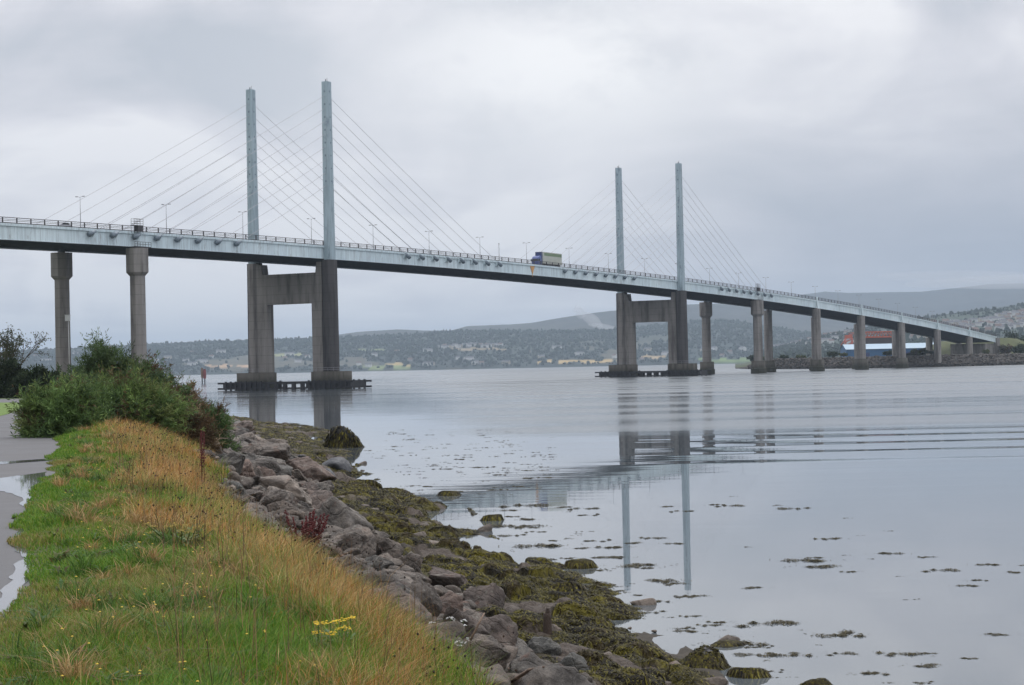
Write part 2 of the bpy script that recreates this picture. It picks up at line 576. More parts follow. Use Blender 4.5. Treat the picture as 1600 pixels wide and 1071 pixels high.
def build_bridge():
    # deck slab with asphalt, kept just inside the girder faces
    mb = MB()
    sweep(mb, [(1.0, -0.30), (W2 - 1.0, -0.30), (W2 - 1.0, 0.05), (1.0, 0.05)][::-1], S0, S1)
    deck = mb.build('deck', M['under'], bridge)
    mb = MB()
    sweep(mb, [(1.6, 0.054), (W2 - 1.6, 0.054), (W2 - 1.6, 0.15), (1.6, 0.15)][::-1], S0, S1)
    mb.build('carriageway', M['asphalt_road'], bridge)
    mb = MB()
    for s in np.arange(S0 + 4, S1, 4.0):     # cross girders under the slab
        z = zd(s)
        mb.box(s - 0.2, s + 0.2, 1.45, W2 - 1.45, z - GH + 0.15, z - 0.303)
    mb.build('cross_girders', M['under'], bridge)
    for near in (1, 0):
        f = (lambda t: t) if near else (lambda t: W2 - t)
        o = (lambda L: L[::-1]) if near else (lambda L: L)
        mb = MB()
        sweep(mb, o([(f(0.75), -GH + 0.12), (f(1.25), -GH + 0.12), (f(1.25), -0.31), (f(0.75), -0.31)]), S0, S1)
        # flange lips and edge beam
        sweep(mb, o([(f(0.45), -0.31), (f(0.98), -0.31), (f(0.98), 0.26), (f(0.45), 0.26)]), S0, S1)
        sweep(mb, o([(f(0.60), -GH), (f(1.40), -GH), (f(1.40), -GH + 0.115), (f(0.60), -GH + 0.115)]), S0, S1)
        # web splices and stiffeners
        for s in np.arange(S0 + 8, S1, 16.0):
            z = zd(s)
            a, b = sorted((f(0.70), f(0.748)))
            mb.box(s - 0.14, s + 0.14, a, b, z - GH + 0.13, z - 0.32)
        mb.cur = 1           # inner face and soffit, under-deck shade put into a dark colour
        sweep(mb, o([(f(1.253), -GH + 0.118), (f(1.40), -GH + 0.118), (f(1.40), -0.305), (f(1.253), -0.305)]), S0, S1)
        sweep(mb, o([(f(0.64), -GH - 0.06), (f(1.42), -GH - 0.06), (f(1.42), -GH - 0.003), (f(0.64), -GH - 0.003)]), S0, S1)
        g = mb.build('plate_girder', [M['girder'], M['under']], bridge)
        # parapet railing
        mb = MB()
        ta, tb = sorted((f(0.50), f(0.62)))
        for zz, h in ((1.46, 0.14), (1.10, 0.09), (0.78, 0.09), (0.30, 0.18)):
            sweep(mb, [(ta, zz), (tb, zz), (tb, zz + h), (ta, zz + h)][::-1], S0, S1, 8)
        for s in np.arange(S0, S1, 4.4):
            z = zd(s)
            mb.box(s - 0.10, s + 0.10, ta - 0.05, tb + 0.05, z + 0.262, z + 1.60)
        mb.build('parapet', M['rail'], bridge)
        # verge kerb lighter strip
        mb = MB()
        sweep(mb, o([(f(0.985), 0.055), (f(1.55), 0.055), (f(1.55), 0.30), (f(0.985), 0.30)]), S0, S1)
        mb.build('kerb', M['conc'], bridge)
    # central reserve barrier
    mb = MB()
    for tt in (W2 / 2 - 0.5, W2 / 2 + 0.5):
        sweep(mb, [(tt - 0.05, 0.85), (tt + 0.05, 0.85), (tt + 0.05, 1.15), (tt - 0.05, 1.15)][::-1], S0, S1, 8)
        for s in np.arange(S0, S1, 6.0):
            z = zd(s)
            mb.box(s - 0.06, s + 0.06, tt - 0.05, tt + 0.05, z + 0.152, z + 0.85)
    mb.build('safety_barrier', M['lamp'], bridge)

    # steel pylons, cables and their anchorages
    for S in TOWERS:
        for near in (1, 0):
            T = -0.45 if near else W2 + 0.45
            sgn = -1 if near else 1
            zt = zd(S) + 44.86
            zb = zd(S) - GH - 0.25
            mb = MB()
            a0, b0, a1, b1 = 1.34, 1.15, 1.12, 0.98
            c = 0.22
            rings = []
            for k in range(9):
                q = k / 8
                a, b = a0 + (a1 - a0) * q, b0 + (b1 - b0) * q
                z = zb + (zt - zb) * q
                rings.append([(S + x, T + y, z) for x, y in ((-a + c, -b), (a - c, -b), (a, -b + c), (a, b - c), (a - c, b), (-a + c, b), (-a, b - c), (-a, -b + c))])
            mb.loft(rings)
            mb.box(S - 1.0, S + 1.0, T - 0.85, T + 0.85, zt + 0.003, zt + 0.18)
            p = mb.build('pylon', M['pylon'], bridge)
            m2 = MB()       # access ports, two faces
            for i in range(8):
                z = zt - 2.6 - i * 3.5
                q = (z - zb) / (zt - zb)
                a, b = a0 + (a1 - a0) * q, b0 + (b1 - b0) * q
                for sg in (-1, 1):
                    m2.box(*sorted((S + sg * a, S + sg * (a + 0.03))), T - 0.28, T + 0.12, z - 0.26, z + 0.26)
                    m2.box(S - 0.2, S + 0.2, *sorted((T + sg * b, T + sg * (b + 0.03))), z - 0.2, z + 0.2)
            m2.build('access_ports', M['anchor'], p)
            m2 = MB()
            m2.tube([(S - 0.3, T, zt + 0.18), (S - 0.3, T, zt + 0.8)], 0.13, 8)
            m2.tube([(S + 0.4, T, zt + 0.18), (S + 0.4, T, zt + 1.3)], 0.05, 6)
            m2.build('aviation_light', M['dark_steel'], p)
            for sd in (-1, 1):
                for i in range(8):
                    s = S + sd * ANCH[i]
                    ztop = zt - 3.8 - (7 - i) * 3.5
                    Tc = T + (0.45 if near else -0.45)
                    mb = MB()
                    a = Vector((S + sd * 1.15, T, ztop))
                    b = Vector((s, Tc + sgn * 0.12, zd(s) - 0.55))
                    # two strands side by side with a very slight sag
                    pts = []
                    for k in range(7):
                        q = k / 6
                        pnt = a.lerp(b, q)
                        pnt.z -= 0.35 * 4 * q * (1 - q)
                        pts.append(pnt)
                    mb.tube(pts, 0.052, 6)
                    mb.build('stay_cable', M['cable'], bridge)
                    mb = MB()
                    d = (b - a).normalized()
                    mb.tube([b - d * 0.5, b + d * 1.7], [0.42, 0.62], 12)
                    mb.cur = 1
                    y0, y1 = sorted((Tc + sgn * 0.02, f0(near, 0.745)))
                    x0 = s + (0.42 if sd > 0 else -0.62) * 1.0
                    zz = zd(s)
                    for xx in (s - 0.62, s + 0.50):
                        mb.hexa([(xx, y0 if near else y0, zz - 0.95), (xx + 0.12, y0, zz - 0.95), (xx + 0.12, y1, zz - 1.75 if near else zz - 0.95), (xx, y1, zz - 1.75 if near else zz - 0.95),
                                 (xx, y0, zz - 0.32), (xx + 0.12, y0, zz - 0.32), (xx + 0.12, y1, zz - 0.32), (xx, y1, zz - 0.32)])
                    mb.build('cable_anchorage', [M['anchor'], M['girder']], bridge)

    # concrete portal piers under the pylons
    for S in TOWERS:
        ztop = zd(S) - GH - 0.32
        pier = empty('portal_pier', (0, 0, 0))
        pier.parent = bridge
        for T in (-0.2, W2 + 0.2):
            mb = MB()
            mb.prism(S, T, [(2.5, 2.0), (2.35, 6.0), (2.2, ztop)], 8)
            if T > 5:        # far column facets toned by facing, light and shade put in the colour
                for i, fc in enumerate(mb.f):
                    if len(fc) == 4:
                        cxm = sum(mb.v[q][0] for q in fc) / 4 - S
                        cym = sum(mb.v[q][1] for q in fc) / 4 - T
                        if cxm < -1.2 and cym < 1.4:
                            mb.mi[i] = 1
            mb.build('column', [M['conc_wet_shade'], M['conc']], pier)
        mb = MB()
        for T, sg in ((-0.2, 1), (W2 + 0.2, -1)):
            # fin wall inside the column
            ti = T + sg * 5.0
            ts = T + sg * 1.6
            th = T + sg * 3.2
            h = 1.5
            lo, hi = 4.8, ztop - 0.45
            zb1 = ztop - 3.3
            # fin: lower wall then a chamfered head
            q = [(ts, lo), (ti, lo), (ti, zb1), (th + sg * 0.4, zb1), (th, hi), (ts, hi)]
            r1 = [(S - h, t, z) for t, z in q]
            r2 = [(S + h, t, z) for t, z in q]
            mb.loft([r1, r2] if sg > 0 else [r2, r1])
        zb1 = ztop - 3.3
        zb0 = zb1 - 8.3
        for k in range(1):
            mb.hexa([(S - 1.45, 4.805, zb0), (S + 1.45, 4.805, zb0), (S + 1.45, W2 - 4.805, zb0), (S - 1.45, W2 - 4.805, zb0),
                     (S - 1.45, 4.805, zb1 - 0.004), (S + 1.45, 4.805, zb1 - 0.004), (S + 1.45, W2 - 4.805, zb1 - 0.004), (S - 1.45, W2 - 4.805, zb1 - 0.004)])
        mb.build('portal_frame', M['conc'], pier)
        for T, sg in ((0.0, 1), (W2, -1)):
            t0, t1 = sorted((T - sg * 5.4, T + sg * 4.9))
            mb = MB()
            c = 1.0
            pl = [(S - 3.3 + c, t0), (S + 3.3 - c, t0), (S + 3.3, t0 + c), (S + 3.3, t1 - c), (S + 3.3 - c, t1), (S - 3.3 + c, t1), (S - 3.3, t1 - c), (S - 3.3, t0 + c)]
            mb.loft([[(x, y, -3.0) for x, y in pl], [(x, y, 4.8) for x, y in pl]])
            mb.build('pile_cap', M['conc_foot'], pier)
            mb = MB()      # handrail round the cap
            for zz in (5.3, 5.85):
                mb.tube([(S - 3.1, t0 + 0.4, zz), (S - 3.1, t1 - 0.4, zz)], 0.035, 5)
                mb.tube([(S + 3.1, t0 + 0.4, zz), (S + 3.1, t1 - 0.4, zz)], 0.035, 5)
            for sx in (-3.1, 3.1):
                for tt in np.linspace(t0 + 0.4, t1 - 0.4, 6):
                    mb.tube([(S + sx, tt, 4.8), (S + sx, tt, 5.88)], 0.035, 5)
            mb.build('handrail', M['lamp'], pier)
            # black collision fender round each cap
            mb = MB()
            u0_, u1_ = sorted((T - sg * 8.6, T + sg * 5.2))
            for sx in (-1, 1):
                x0, x1 = sorted((S + sx * 3.9, S + sx * 4.4))
                mb.box(x0, x1, u0_, u1_, 0.55, 2.15)
                for zz in (0.25, 1.75):
                    xx0, xx1 = sorted((S + sx * 4.405, S + sx * 4.75))
                    mb.box(xx0, xx1, u0_ - (1.6 if sg > 0 else 0), u1_ + (1.6 if sg < 0 else 0), zz, zz + 0.5)
                for tt in np.arange(u0_ + 0.5, u1_, 1.7):
                    mb.box(*sorted((S + sx * 4.41, S + sx * 4.9)), tt, tt + 0.45, -1.0, 2.5)
            e = u0_ if sg > 0 else u1_
            mb.box(S - 3.895, S + 3.895, e - 0.25, e + 0.25, 0.2, 2.1)
            mb.build('fender', M['fender'], pier)
        mb = MB()          # open walkway frame between the legs
        for sx in (-1, 1):
            x0, x1 = sorted((S + sx * 4.0, S + sx * 4.45))
            mb.box(x0, x1, 5.21, W2 - 5.21, 1.55, 2.2)
            mb.box(x0, x1, 5.21, W2 - 5.21, 0.15, 0.55)
            for tt in np.linspace(6.4, W2 - 6.4, 5):
                mb.box(*sorted((S + sx * 3.95, S + sx * 4.55)), tt - 0.55, tt + 0.55, -1.0, 1.545)
        mb.box(S - 3.99, S + 3.99, 8.2, 8.8, 1.6, 2.1)
        mb.box(S - 3.99, S + 3.99, W2 - 8.8, W2 - 8.2, 1.6, 2.1)
        mb.build('fender_walkway', M['fender'], pier)
        mb = MB()
        for T in (-0.2, W2 + 0.2):
            mb.box(S - 0.8, S + 0.8, T + (0.95 if T < 5 else -1.95), T + (1.95 if T < 5 else -0.95), ztop - 0.02, ztop + 0.318)
        mb.build('bearings', M['dark_steel'], pier)

    # side-span and approach piers: two columns each
    for S, head, base in ((-208, 1, 2.0), (-144, 1, 2.0), (-80, 1, 2.0), (322, 1, -3), (395.2, 0, -3), (459, 0, -3), (523.7, 0, -3), (588.4, 0, 2), (652.7, 0, 3)):
        pier = empty('approach_pier', (0, 0, 0))
        pier.parent = bridge
        ztop = zd(S) - GH - 0.35
        for T in (0.6, W2 - 0.6):
            mb = MB()
            if head:
                mb.prism(S, T, [(1.95, base), (1.85, ztop - 7.0), (1.85, ztop - 6.6), (2.72, ztop - 5.7), (2.72, ztop)], 8, sx=1.0)
            else:
                mb.prism(S, T, [(2.0, base), (1.9, ztop)], 8)
            mb.box(S - 0.7, S + 0.7, T - 0.55, T + 0.55, ztop - 0.02, ztop + 0.348)
            mb.build('column', M['conc'], pier)
            if base < 0:
                mb = MB()
                mb.prism(S, T, [(3.3, -3), (3.3, 2.0), (3.0, 2.4), (3.0, 5.3)], 8)
                mb.build('plinth', M['conc_foot'], pier)
    # inspection cradles at the end piers and drain pipes down the girder
    for S in (-80, 322):
        mb = MB()
        z = zd(S)
        for k in range(4):
            for tt in (-0.5, 0.4):
                mb.tube([(S - 2.2 + 1.1 * k, tt, z - 0.2), (S - 2.2 + 1.1 * k, tt, z + 3.2)], 0.045, 5)
        for zz in (2.1, 2.65, 3.2):
            for tt in (-0.5, 0.4):
                mb.tube([(S - 2.2, tt, z + zz), (S + 1.1, tt, z + zz)], 0.045, 5)
        mb.box(S - 2.25, S + 1.15, -0.55, 0.44, z + 1.62, z + 1.72)
        mb.box(S - 0.8, S + 1.0, -0.5, 0.42, z + 0.3, z + 1.61)
        for zz in (-GH + 0.0, -GH + 0.55, -GH + 1.1):
            mb.tube([(S - 2.6, -0.9, z + zz), (S + 3.4, -0.9, z + zz)], 0.05, 5)
        for k in range(7):
            mb.tube([(S - 2.6 + k, -0.9, z - GH - 0.1), (S - 2.6 + k, -0.9, z - GH + 1.1)], 0.05, 5)
        mb.box(S - 2.6, S + 3.4, -1.0, 0.55, z - GH - 0.15, z - GH - 0.02)
        mb.build('inspection_platform', M['rail'], bridge)
    for S in (395.2, 459, 523.7, 588.4, 652.7):
        z = zd(S)
        mb = MB()
        mb.box(S - 1.6, S - 1.2, 0.25, 0.59, z - GH, z + 0.2)
        mb.box(S + 0.3, S + 1.1, 0.1, 0.59, z - 2.2, z + 1.7)
        mb.tube([(S + 1.7, 0.3, z - 0.3), (S + 1.7, 0.3, z - 14 if S < 560 else z - 9)], 0.22, 8)
        mb.build('drain_box', M['girder'], bridge)
    # navigation mark at mid span
    mb = MB()
    s, z = 120.5, zd(120.5)
    tri = [(s - 1.6, -0.35), (s + 1.6, -0.35), (s, -3.1)]
    mb.loft([[(x, 0.60, z + y) for x, y in tri], [(x, 0.70, z + y) for x, y in tri]])
    mb.tube([(s, 0.66, z - 3.0), (s, 0.66, z - 3.9)], 0.09, 6)
    mb.build('navigation_mark', M['orange'], bridge)
    # abutment wall at the far bank
    mb = MB()
    mb.box(S1 - 22, S1 + 4, 1.9, W2 - 1.9, 3.0, zd(S1) - GH - 0.4)
    mb.box(S1 - 2, S1 + 3.9, -0.4, 1.85, 3.0, zd(S1) - 0.5)
    mb.box(S1 - 2, S1 + 3.9, W2 - 1.85, W2 + 0.4, 3.0, zd(S1) - 0.5)
    mb.build('abutment', M['conc'], bridge)


def f0(near, t):
    return t if near else W2 - t


build_bridge()

# street lamps along the central reserve
LAMPS = [-214.8, -182.6, -150.5, -118.4] + [-86.3 + 32.1 * k for k in range(17)] + [460, 492, 524, 556, 588, 620]
lm = MB()
lm.tube([(0, 0, 0), (0, 0, 4.5), (0, 0, 8.6)], [0.09, 0.075, 0.05], 8)
lp_me = lm.mesh('pole', M['lamp'])
la = MB()
la.tube([(0, -0.9, 8.75), (0, -0.4, 8.70), (0, 0, 8.5), (0, 0.4, 8.70), (0, 0.9, 8.75)], 0.045, 6)
la_me = la.mesh('arm', M['lamp'])
lh = MB()
for sg in (-1, 1):
    lh.box(-0.16, 0.16, *sorted((sg * 0.75, sg * 1.35)), 8.68, 8.82)
lh_me = lh.mesh('lantern', M['dark_steel'])
for k, s in enumerate(LAMPS):
    r = empty('street_lamp', bworld(s, W2 / 2, zd(s) + 0.16), BROT)
    tag(r, 'slender twin arm street lamp on the bridge deck between the two carriageways', 'street lamp', 'street lamps along the bridge deck')
    link('pole', lp_me, r)
    link('arm', la_me, r)
    link('lantern', lh_me, r)
mast = MB()
mast.tube([(0, 0, 0), (0, 0, 8.0)], [0.12, 0.09], 6)
mast.box(-0.2, 0.2, -0.2, 0.2, 8.0, 8.4)
mo = mast.build('mast', M['lamp'])
mo.location = bworld(130.5, 18.5, zd(130.5) + 0.16)
tag(mo, 'thin plain mast without arms on the bridge deck near the lorry', 'mast')


# ------------------------------------------------------------------ vehicles on the deck
def wheel(mb, x, y, r, w):
    ring = [(r * math.cos(a), r * math.sin(a)) for a in np.linspace(0, 2 * math.pi, 14)[:-1]]
    mb.loft([[(x + p, y - w / 2, r + q) for p, q in ring], [(x + p, y + w / 2, r + q) for p, q in ring]])


def slope_at(s):
    return math.atan(zd(s + 1) - zd(s))


def build_truck():
    s = 131.2
    r = empty('lorry', bworld(s, 4.6, zd(s) + 0.16))
    r.rotation_euler = (0, -slope_at(s), BROT)
    tag(r, 'blue cab lorry pulling a cream box trailer with green upper band on the bridge', 'lorry')
    mb = MB()      # cab faces -x
    prof = [(-1.25, 0.55), (-1.35, 1.6), (-1.15, 2.6), (-0.85, 3.1), (0.4, 3.65), (1.05, 3.65), (1.05, 0.55)]
    mb.loft([[(x, -1.22, z) for x, z in prof], [(x, 1.22, z) for x, z in prof]])
    cab = mb.build('cab', M['blue'], r)
    mb = MB()
    mb.hexa([(-1.36, -1.1, 1.75), (-1.30, -1.1, 1.75), (-1.30, 1.1, 1.75), (-1.36, 1.1, 1.75), (-1.20, -1.05, 2.6), (-1.12, -1.05, 2.6), (-1.12, 1.05, 2.6), (-1.20, 1.05, 2.6)])
    for yy in (-1.235, 1.223):
        mb.box(-0.85, 0.1, yy, yy + 0.012, 1.85, 2.55)
    mb.build('windscreen', M['glass'], cab)
    mb = MB()
    for yy in (-1.55, 1.28):
        mb.box(-1.35, -1.15, yy, yy + 0.27, 1.75, 2.5)
    mb.build('mirror', M['dark_steel'], cab)
    mb = MB()
    mb.box(1.35, 16.0, -1.27, 1.27, 1.15, 5.0)
    tr = mb.build('trailer_body', simple('cream_curtain', (0.50, 0.51, 0.45), (0.42, 0.44, 0.38), 0.5, 0.6), r)
    mb = MB()
    for yy in (-1.283, 1.271):
        mb.box(3.0, 15.9, yy, yy + 0.012, 3.75, 4.75)
    mb.build('green_band', M['green_band'], tr)
    mb = MB()
    mb.box(1.335, 1.349, -1.2, 1.2, 1.2, 4.95)
    for yy in (-1.283, 1.271):
        mb.box(1.36, 1.8, yy, yy + 0.012, 1.2, 4.95)
    mb.build('front_panel', M['darkblue'], tr)
    mb = MB()
    mb.box(-1.0, 15.8, -0.5, 0.5, 0.75, 1.14)
    mb.box(5.5, 11.0, -1.2, -1.15, 0.45, 1.1)
    mb.box(5.5, 11.0, 1.15, 1.2, 0.45, 1.1)
    mb.build('chassis', M['dark_steel'], r)
    mb = MB()
    for x in (-0.5, 3.0, 11.8, 13.1, 14.4):
        mb2 = MB()
        for yy in (-1.05, 1.05):
            wheel(mb2, x, yy, 0.5, 0.3)
        mb2.build('wheel', M['tyre'], r)


def build_car(s, t, mat, label, estate=False):
    r = empty('car', bworld(s, t, zd(s) + 0.16))
    r.rotation_euler = (0, -slope_at(s), BROT)
    tag(r, label, 'car')
    prof = [(-2.1, 0.35), (-2.15, 0.7), (-1.2, 0.92), (-0.6, 1.42), (1.2, 1.45), (1.85, 0.98), (2.15, 0.9), (2.15, 0.35)]
    mb = MB()
    mb.loft([[(x, -0.86, z) for x, z in prof], [(x, 0.86, z) for x, z in prof]])
    b = mb.build('body', mat, r)
    mb = MB()
    w = [(-0.95, 0.96), (-0.5, 1.36), (1.1, 1.38), (1.6, 0.98)]
    for yy in (-0.875, 0.863):
        mb.loft([[(x, yy, z) for x, z in w], [(x, yy + 0.012, z) for x, z in w]])
    mb.build('windows', M['glass'], b)
    for x in (-1.35, 1.35):
        mb = MB()
        for yy in (-0.8, 0.8):
            wheel(mb, x, yy, 0.32, 0.2)
        mb.build('wheel', M['tyre'], r)


build_truck()
build_car(-101.2, 4.8, M['silver'], 'silver car half hidden behind the railing at the near end of the bridge')

# ------------------------------------------------------------------ water
def water_material():
    mt, t, p, out = new_mat('firth_water')
    p.inputs['Base Color'].default_value = (0.10, 0.115, 0.125, 1)
    p.inputs['IOR'].default_value = 1.34
    p.inputs['Specular IOR Level'].default_value = 0.62
    tc = nd(t, 'ShaderNodeTexCoord')
    sep = nd(t, 'ShaderNodeSeparateXYZ')
    t.links.new(tc.outputs['Object'], sep.inputs[0])
    X, Y, Z = sep.outputs

    def noise(sx, sy, scale, detail=3.0, dist=0.0):
        mp = nd(t, 'ShaderNodeMapping')
        mp.inputs['Scale'].default_value = (sx, sy, 1)
        t.links.new(tc.outputs['Object'], mp.inputs[0])
        n = nd(t, 'ShaderNodeTexNoise', inp={'Scale': scale, 'Detail': detail, 'Roughness': 0.5, 'Distortion': dist})
        t.links.new(mp.outputs[0], n.inputs['Vector'])
        return n.outputs[0]

    def sm(v, a, b):
        n = nd(t, 'ShaderNodeMapRange', interpolation_type='SMOOTHSTEP', inp={'From Min': a, 'From Max': b, 'To Min': 0.0, 'To Max': 1.0})
        t.links.new(v, n.inputs[0])
        return n.outputs[0]
    # glassy near the shore, light cat's-paws further out
    bear = mth(t, 'DIVIDE', X, Y)
    far = mth(t, 'MULTIPLY', sm(Y, 150, 330), mth(t, 'ADD', 0.22, mth(t, 'MULTIPLY', sm(bear, -0.07, 0.03), 0.78)))
    patch = noise(0.004, 0.02, 1.0, 4.0, 0.6)
    streak = noise(0.006, 0.05, 1.0, 5.0, 0.4)
    offs = sm(Y, 170, 650)
    rgh = mth(t, 'MULTIPLY', offs, mth(t, 'ADD', 0.08, mth(t, 'MULTIPLY', sm(bear, -0.09, 0.02), 0.10)))
    rgh = mth(t, 'MULTIPLY', rgh, mth(t, 'ADD', 0.45, mth(t, 'MULTIPLY', sm(streak, 0.38, 0.62), 1.1)))
    rgt = sm(bear, -0.06, 0.015)
    sheet = mth(t, 'MULTIPLY', mth(t, 'MULTIPLY', sm(mth(t, 'ADD', Y, mth(t, 'MULTIPLY', mth(t, 'SUBTRACT', streak, 0.5), 60.0)), 125, 165), rgt), mth(t, 'ADD', 0.07, mth(t, 'MULTIPLY', sm(streak, 0.40, 0.60), 0.10)))
    rgh = mth(t, 'ADD', rgh, sheet)
    catspaw = mth(t, 'MULTIPLY', mth(t, 'MULTIPLY', sm(Y, 62, 76), mth(t, 'SUBTRACT', 1.0, sm(Y, 100, 125))), mth(t, 'MULTIPLY', sm(bear, -0.06, -0.03), mth(t, 'SUBTRACT', 1.0, sm(bear, 0.035, 0.055))))
    rgh = mth(t, 'ADD', rgh, mth(t, 'MULTIPLY', catspaw, mth(t, 'MULTIPLY', streak, 0.02)))
    rgh = mth(t, 'ADD', rgh, mth(t, 'MULTIPLY', sm(Y, 600, 2200), 0.10))
    t.links.new(mth(t, 'ADD', 0.02, rgh), p.inputs['Roughness'])
    pm = sm(patch, 0.44, 0.62)
    rip = noise(0.25, 0.9, 1.0, 3.0)
    rip2 = noise(0.06, 0.22, 1.0, 2.0)
    amp = mth(t, 'ADD', 0.0012, mth(t, 'MULTIPLY', far, mth(t, 'ADD', 0.022, mth(t, 'MULTIPLY', pm, 0.06))))
    amp = mth(t, 'ADD', amp, mth(t, 'MULTIPLY', catspaw, 0.0022))
    amp = mth(t, 'ADD', amp, mth(t, 'MULTIPLY', mth(t, 'MULTIPLY', sm(Y, 125, 165), rgt), 0.020))
    h = mth(t, 'MULTIPLY', rip, amp)
    h = mth(t, 'ADD', h, mth(t, 'MULTIPLY', rip2, mth(t, 'ADD', 0.006, mth(t, 'MULTIPLY', far, 0.10))))
    # long wake swells crossing on the right
    wob = mth(t, 'MULTIPLY', mth(t, 'SUBTRACT', noise(0.012, 0.012, 1.0, 2.0), 0.5), 9.0)
    ph = mth(t, 'ADD', mth(t, 'ADD', mth(t, 'MULTIPLY', X, 0.05), Y), wob)
    sw = mth(t, 'SINE', mth(t, 'MULTIPLY', ph, 2 * math.pi / 10.5))
    sw = mth(t, 'ADD', sw, mth(t, 'MULTIPLY', mth(t, 'SINE', mth(t, 'MULTIPLY', ph, 2 * math.pi / 5.1)), 0.25))
    mask = mth(t, 'MULTIPLY', sm(Y, 80, 112), mth(t, 'SUBTRACT', 1.0, sm(Y, 175, 235)))
    ang = mth(t, 'DIVIDE', X, Y)
    mask = mth(t, 'MULTIPLY', mask, mth(t, 'ADD', 0.06, mth(t, 'MULTIPLY', sm(ang, 0.0, 0.25), 0.94)))
    h = mth(t, 'ADD', h, mth(t, 'MULTIPLY', mth(t, 'MULTIPLY', mth(t, 'MULTIPLY', sw, mask), mth(t, 'ADD', 0.25, noise(0.02, 0.05, 1.0, 3.0))), 0.021))
    # ruffled streak off the weed bank
    sx = mth(t, 'ADD', mth(t, 'MULTIPLY', X, 0.20), mth(t, 'MULTIPLY', Y, -0.98))
    b = nd(t, 'ShaderNodeBump', inp={'Strength': 1.0, 'Distance': 1.0})
    t.links.new(h, b.inputs['Height'])
    t.links.new(b.outputs[0], p.inputs['Normal'])
    return mt


wm = water_material()
mb = MB()
mb.add([(-26000, -300, 0), (26000, -300, 0), (26000, 26000, 0), (-26000, 26000, 0)], [(0, 1, 2, 3)])
tag(mb.build('water', wm), 'calm grey water of the firth mirroring the overcast sky', kind='structure')

# ------------------------------------------------------------------ near bank: curves read off the photograph and laid on the ground
def curve(pts, z, pre, post):
    P = [at(x, y, z) for x, y in pts]
    P = sorted([(p[1], p[0]) for p in P])
    P = pre + P + post
    P.sort()
    return np.array([a for a, b in P]), np.array([b for a, b in P])


ZP = 3.40
cP = curve([(0, 965), (42, 905), (30, 860), (26, 812), (42, 780), (76, 742), (82, 715), (95, 692)], ZP, [(0, -1.3), (6, -2.2)],
           [(60, -14.5), (72, -18.5), (100, -25), (130, -32), (160, -40), (300, -75), (480, -140), (620, -190)])
cG = curve([(706, 1071), (640, 1000), (570, 940), (494, 890), (405, 832), (352, 786), (330, 750), (312, 712)], 2.6, [(0, 2.6), (8, 0.6)],
           [(75, -12.5), (100, -17.5), (130, -23.5), (165, -29.5), (230, -41), (300, -55), (400, -79), (520, -108), (620, -140)])
cT = curve([(880, 1071), (748, 960), (700, 915), (632, 875), (560, 825), (498, 762), (482, 728), (416, 690), (362, 665)], 0.6, [(0, 7.0), (14, 3.4)],
           [(230, -34.5), (300, -49), (400, -73), (520, -102), (620, -134)])
cW = curve([(1150, 1071), (1110, 1030), (960, 940), (870, 880), (755, 835), (730, 795), (620, 770), (560, 735), (545, 710), (560, 690), (535, 672)], 0.0, [(0, 11), (18, 5.6)],
           [(190, -22), (215, -31), (300, -47.5), (400, -71), (520, -100), (620, -131)])


def cx(c, Y):
    v = np.interp(Y, c[0], c[1])
    if c is cG:       # stones and turf bite into each other
        Y = np.asarray(Y, float)
        v = v + 1.5 * (fbm(Y * 0.55, Y * 0 + 7.7, seed=29, oct=3) - 0.5) * np.clip(Y / 40, 0.3, 1.0)
    if c is cP:       # the turf creeps unevenly over the asphalt
        Y = np.asarray(Y, float)
        v = v + 0.55 * (fbm(Y * 0.9, Y * 0 + 3.3, seed=21, oct=4) - 0.5) * np.clip(Y / 20, 0.3, 1.2)
    return v


def weed_sink(X, Y, u):
    """low places near the tide line where the water stands over the weed"""
    return 0.55 * sstep(0.35, 0.9, u) * sstep(0.46, 0.60, fbm(X * 0.45, Y * 0.22, seed=19, oct=4))


def bank_z(X, Y):
    X = np.asarray(X, float)
    Y = np.asarray(Y, float)
    xp, xg, xt, xw = cx(cP, Y), cx(cG, Y), cx(cT, Y), cx(cW, Y)
    xt = np.maximum(xt, xg + 1.0)
    xw = np.maximum(xw, xt + 0.5)
    u = np.clip((X - xp) / np.maximum(xg - xp, 0.5), 0, 1)
    crest = 0.05 * np.sin(np.pi * np.clip(u * 1.1, 0, 1)) + 0.22 * np.exp(-((Y - 56) / 14) ** 2) * np.sin(np.pi * u)
    zg = ZP + 0.02 - 0.82 * u ** 2.2 + crest
    r = np.clip((X - xg) / (xt - xg), 0, 1)
    zr = 2.6 + (0.55 - 2.6) * r
    w = np.clip((X - xt) / (xw - xt), 0, 1)
    zw = 0.55 - 0.57 * w ** 0.8 - weed_sink(X, Y, w)
    d = np.maximum(X - xw, 0)
    zo = -0.02 - 0.10 * d - 0.02 * d * d
    z = np.where(X < xg, zg, np.where(X < xt, zr, np.where(X < xw, zw, np.maximum(zo, -3))))
    z = np.where(X <= xp, ZP - 0.03, z)
    n = fbm(X * 1.3, Y * 1.3, seed=3) - 0.5
    rough = np.where((X > xp + 0.3) & (X < xg), 0.10, np.where((X >= xg) & (X < xw), 0.16, 0.0))
    return z + n * rough


ground_cols = {'soil': (0.075, 0.075, 0.028), 'dry': (0.16, 0.115, 0.055), 'rock': (0.034, 0.028, 0.022), 'mud': (0.05, 0.042, 0.032)}


